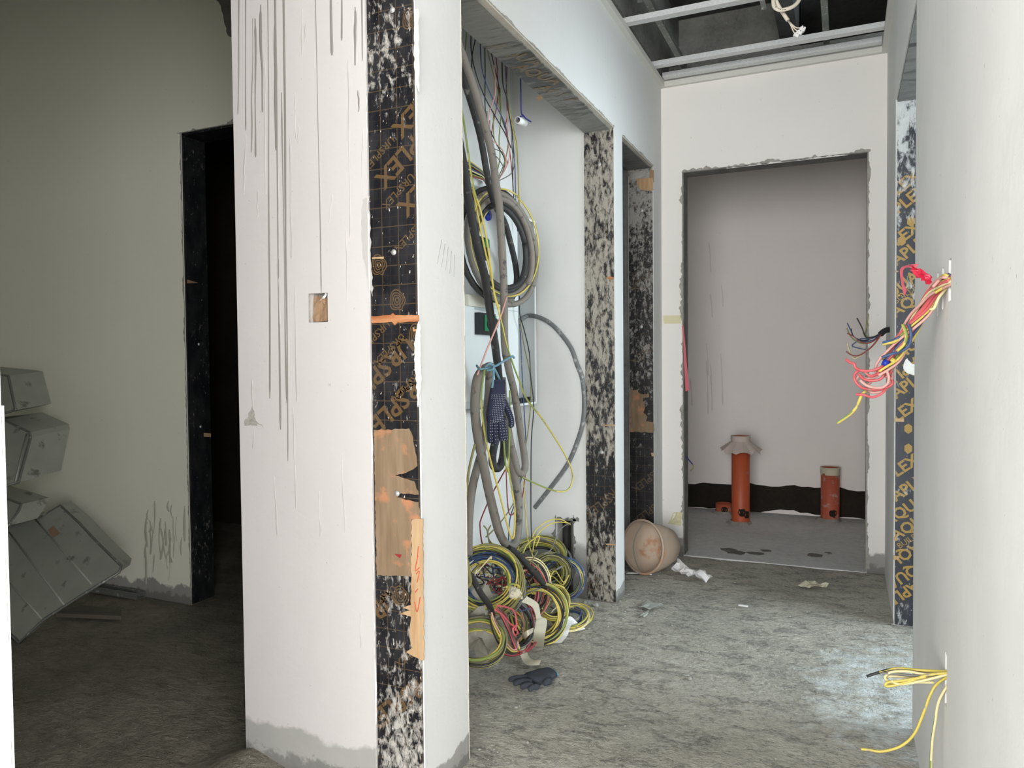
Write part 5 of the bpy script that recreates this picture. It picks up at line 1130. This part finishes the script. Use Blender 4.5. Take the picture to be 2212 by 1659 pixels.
# low bundle
wlow = thing('wire_bundle', 'loose bundle of cream and yellow wires from the low socket on the right wall', 'wire bundle', PX(xR, 2044, 1455))
y1 = 1.80
for k, (pts, mtl) in enumerate([([(2046, 1452), (2010, 1450), (1975, 1452), (1940, 1446), (1915, 1448), (1872, 1461)], 'w_black'), ([(2046, 1454), (2000, 1456), (1960, 1450), (1925, 1452), (1912, 1464), (1930, 1474), (1975, 1466)], 'w_cream'), ([(2046, 1458), (2005, 1458), (1970, 1470), (1935, 1480), (1914, 1482), (1918, 1474), (1950, 1470), (2000, 1462)], 'w_yellow'),
    ([(2046, 1460), (2000, 1464), (1950, 1462), (1918, 1462), (1920, 1478), (1960, 1474), (2018, 1474)], 'w_cream'), ([(2046, 1456), (1990, 1460), (1940, 1456), (1905, 1454)], 'w_grey'), ([(2046, 1462), (1995, 1470), (1945, 1478), (1925, 1470)], 'w_cream'), ([(2046, 1450), (1990, 1448), (1940, 1444), (1900, 1452)], 'w_yellow'),
    ([(2044, 1468), (2028, 1474), (2010, 1500), (1995, 1540), (1975, 1585), (1945, 1612), (1905, 1623), (1880, 1620), (1860, 1618)], 'w_yellow'), ([(2042, 1474), (2030, 1510), (2020, 1560), (2013, 1610), (2010, 1680)], 'yg')]):
    yy = y1 - 0.01*(k % 3); P = smooth([Vector((xR+0.02, 1.77, PX(xR, 2046, 1456).z))] + [Q(a, b_, yy) for a, b_ in pts[1:]], 7)
    yg = mtl == 'yg'; link('wire_strand', MB().tube(P, 0.0030, 6, stripe=12 if yg else None), ['w_cream', 'w_green'] if yg else mtl, wlow)

# ------------------------------------------------------------------ sheet-metal ducts in the storeroom
def plane3(pts):
    a, b, c = pts; n = (b-a).cross(c-a).normalized(); return a, n
def onplane(pl, px, py):
    a, n = pl; d = ray(px, py); return CAM + d*((a-CAM).dot(n)/d.dot(n))
def duct(label, face, ref, e, seams=(), stick=None):
    """box-shaped duct length: front face outline + extrusion, folded flange along the edges"""
    pl = plane3(ref); P = [onplane(pl, *p) for p in face]
    for p in P: p.z = max(p.z, 0.004)
    c = sum(P, Vector())/len(P); t = thing('sheet_metal_duct', label, 'duct', (c.x, c.y, min(p.z for p in P)), 'galvanised duct pieces in the dark left room')
    e = Vector(e); n = pl[1] if (CAM-pl[0]).dot(pl[1]) > 0 else -pl[1]
    link('shell', MB().prism(P, e), 'duct', t)
    mb = MB(); m = len(P); mb.tube(P, 0.006, 6, closed=True); link('flange', mb, 'galv_dull', t)
    for a, b in seams: link('seam', MB().tube([onplane(pl, *a)+n*0.002, onplane(pl, *b)+n*0.002], 0.004, 5), 'duct', t)
    if stick: link('sticker', MB().prism([onplane(pl, *q)+n*0.002 for q in stick], n*0.001), 'card', t)
    return t
DG = [PZ(0.006, 42, 1388), PY(2.22, 262, 1222), PY(2.36, 130, 1092)]
duct('large galvanised duct leaning on one corner in the dark left room', [(-60, 1185), (15, 1142), (70, 1114), (80, 1122), (130, 1092), (170, 1128), (215, 1176), (262, 1222), (258, 1236), (170, 1290), (95, 1338), (42, 1388), (-60, 1290)], DG, (-0.06, 0.10, 0.0), [((70, 1114), (198, 1262)), ((-10, 1225), (92, 1338)), ((20, 1150), (140, 1308))], [(104, 1146), (116, 1136), (130, 1152), (116, 1162)])
DG2 = [PY(2.25, 5, 905), PY(2.25, 68, 935), PY(2.05, 40, 1050)]
duct('square duct end tilted above the largest duct, at the left picture edge', [(-90, 918), (6, 907), (64, 934), (66, 945), (40, 1042), (10, 1050), (-90, 1060)], DG2, (-0.04, 0.22, 0.02), [((58, 938), (34, 1040))])
DG3 = [PY(2.35, 5, 812), PY(2.35, 22, 815), PY(2.25, 34, 888)]
duct('highest small duct piece, at the left picture edge', [(-90, 800), (4, 810), (18, 812), (34, 886), (5, 894), (-90, 905)], DG3, (-0.04, 0.2, 0.02))
DG4 = [PY(2.22, 5, 1078), PY(2.22, 44, 1090), PY(2.12, 15, 1138)]
duct('small dark duct corner wedged between the larger ducts', [(-90, 1048), (12, 1077), (46, 1089), (40, 1104), (18, 1136), (-90, 1150)], DG4, (-0.04, 0.16, 0.0))
a = PZ(0.02, 235, 1283); b = PZ(0.02, 310, 1296)
channel('flattened steel channel on the floor along the storeroom wall', PZ(0.006, 205, 1276), PZ(0.006, 305, 1293), 0.05, 0.03, 'galv_dull', 'steel_offcut')
o = link('timber_offcut', MB().prism([PZ(0.005, 120, 1333), PZ(0.005, 262, 1339), PZ(0.005, 262, 1325), PZ(0.005, 175, 1315)], (0, 0, 0.018)), 'lumber'); tag(o, 'flat dusty timber offcut on the floor under the largest duct', 'timber')

# ------------------------------------------------------------------ tapes and scraps
o = patch('masking_tape', 1, YF, [(1432, 682), (1470, 681), (1472, 699), (1434, 699)], 'tapeyellow', None, out=-0.001); tag(o, 'pale yellow masking tape on the wall beside the bathroom doorway', 'tape')
ribbon('pink_ribbon', 'pink tape strip hanging down the left edge of the bathroom doorway', 'tape', [PY(YF-0.004, 1473, 703), PY(YF-0.006, 1476, 740), PY(YF-0.01, 1478, 790), PY(YF-0.02, 1481, 846)], [PY(YF-0.004, 1476, 703), PY(YF-0.006, 1480, 740), PY(YF-0.01, 1484, 790), PY(YF-0.02, 1489, 842)], 'pinktape')
o = crumple('tape_scrap', [PY(YF-0.003, 1443, 1131), PY(YF-0.003, 1470, 1136), PY(YF-0.004, 1476, 1108), PY(YF-0.004, 1456, 1106)], 5, 5, 0.012, 'tapeyellow', 14); tag(o, 'crumpled yellowish tape scrap low on the wall beside the bathroom doorway', 'tape')
z0 = 0.012
o = crumple('tissue', [PZ(z0, 1452, 1238), PZ(z0, 1520, 1258), PZ(z0+0.01, 1541, 1250), PZ(z0+0.02, 1462, 1216)], 9, 5, 0.05, 'paper', 21)
for v in o.data.vertices: v.co.z = max(v.co.z, 0.0)
o.location.z = 0.004
tag(o, 'crumpled white tissue strip on the floor in front of the bucket', 'paper')
o = crumple('paper_scrap', [PZ(0.006, 1722, 1268), PZ(0.006, 1775, 1273), PZ(0.008, 1790, 1266), PZ(0.008, 1745, 1258)], 6, 4, 0.02, 'masking', 23); o.location.z = max(o.location.z, 0.003); tag(o, 'flat cream paper scrap on the floor before the bathroom doorway', 'paper')
o = crumple('plastic_scrap', [PZ(0.006, 1380, 1312), PZ(0.006, 1410, 1318), PZ(0.008, 1433, 1306), PZ(0.008, 1400, 1298)], 5, 5, 0.008, 'plastscrap', 25); o.location.z = max(o.location.z, 0.003); tag(o, 'larger dirty plastic scrap on the floor near the white pier', 'scrap')
o = crumple('plastic_scrap', [PZ(0.006, 1381, 1329), PZ(0.006, 1392, 1333), PZ(0.008, 1407, 1320), PZ(0.008, 1398, 1318)], 4, 3, 0.006, 'plastscrap', 27); o.location.z = max(o.location.z, 0.003); tag(o, 'smaller dirty plastic scrap on the floor near the white pier', 'scrap')
o = link('white_stick', MB().box(PZ(0.004, 1595, 1309), PZ(0.004, 1616, 1311)+Vector((0, 0.008, 0.006))), 'pvc'); tag(o, 'tiny white stick lying alone in the middle of the corridor floor', 'stick')
# wires in the bathroom reveal
bw = thing('wire_end', 'short navy wire with an olive tip poking out inside the bathroom doorway', 'wire', (dx0, 4.47, 0.62))
for pts, m_ in [([(1479, 982), (1484, 988), (1490, 996), (1496, 1003)], 'bluestring'), ([(1496, 1003), (1498, 1010), (1491, 1017)], 'w_olive')]:
    link('wire_strand', MB().tube(smooth([PY(4.47, *p) for p in pts], 5), 0.0035, 6), m_, bw)
# pipes inside the hole of the niche side wall
for i, (x, r) in enumerate([(-1.275, 0.018), (-1.232, 0.016)]):
    o = link('riser_pipe', MB().lathe([(r, 0), (r, 0.42), (r*0.8, 0.42)], (x, YN2+0.075, 0.004), (0, 0, 1), 16), ['conduit_black', 'conduit_grey'][i]); tag(o, ['black riser pipe inside the hole of the niche side wall', 'grey riser pipe inside the hole of the niche side wall'][i], 'pipe')
edge_run(wns, 1, YN2, (hole[0], YN2, hole[3]), (hole[1]+0.03, YN2, hole[3]), 0.05, 'mortar_dark', -0.003, sgn=1, seed=31)
edge_run(wns, 1, YN2, (hole[0], YN2, 0.0), (hole[0], YN2, hole[3]+0.02), 0.05, 'mortar_dark', -0.003, sgn=1, seed=32)
edge_run(wns, 1, YN2, (hole[1], YN2, 0.0), (hole[1], YN2, hole[3]+0.03), 0.05, 'mortar_dark', -0.003, sgn=-1, seed=33)
# rubble: the larger crumbs one by one, the fine grit as stuff
rnd = random.Random(77)
def crumb(c, s, k):
    bm = bmesh.new(); bmesh.ops.create_icosphere(bm, subdivisions=1, radius=1); mb = MB(); bm.verts.index_update()
    for v in bm.verts:
        d = v.co*s*(1+0.4*noise.noise(v.co*1.5+Vector((k, 0, 0)))); d.z *= 0.55; mb.v.append(Vector(c)+d)
    for f in bm.faces: mb.f.append([v.index for v in f.verts]); mb.mi.append(0); mb.sm.append(False)
    bm.free(); return mb
for k, (px, py, s) in enumerate([(1288, 1307, 0.016), (1262, 1302, 0.012), (1300, 1456, 0.006), (1490, 1465, 0.010), (1272, 1358, 0.006), (1620, 1515, 0.007), (1115, 1527, 0.007), (1300, 1471, 0.006), (1312, 1292, 0.009)]):
    o = link('rubble_crumb', crumb(PZ(s*0.3, px, py), s, k), 'stone'); tag(o, 'pale crumb of rubble lying loose on the concrete floor', 'rubble', 'rubble crumbs on the floor')
mb = MB()
for k in range(420):
    x = rnd.uniform(-1.15, 0.17); y = rnd.uniform(1.9, 4.38)
    if rnd.random() < 0.35: x = rnd.choice([xL+abs(rnd.gauss(0, 0.06)), xR-abs(rnd.gauss(0, 0.05))])
    if x < xL+0.01 and not (YN1 < y < YN2-0.03): continue
    s = rnd.choice([0.002, 0.003, 0.003, 0.005]); m2 = crumb((x, y, s*0.3), s, k); mb.add(m2.v, m2.f)
o = link('grit', mb, 'stone'); tag(o, 'fine pale grit strewn over the corridor floor', 'grit', None, 'stuff')
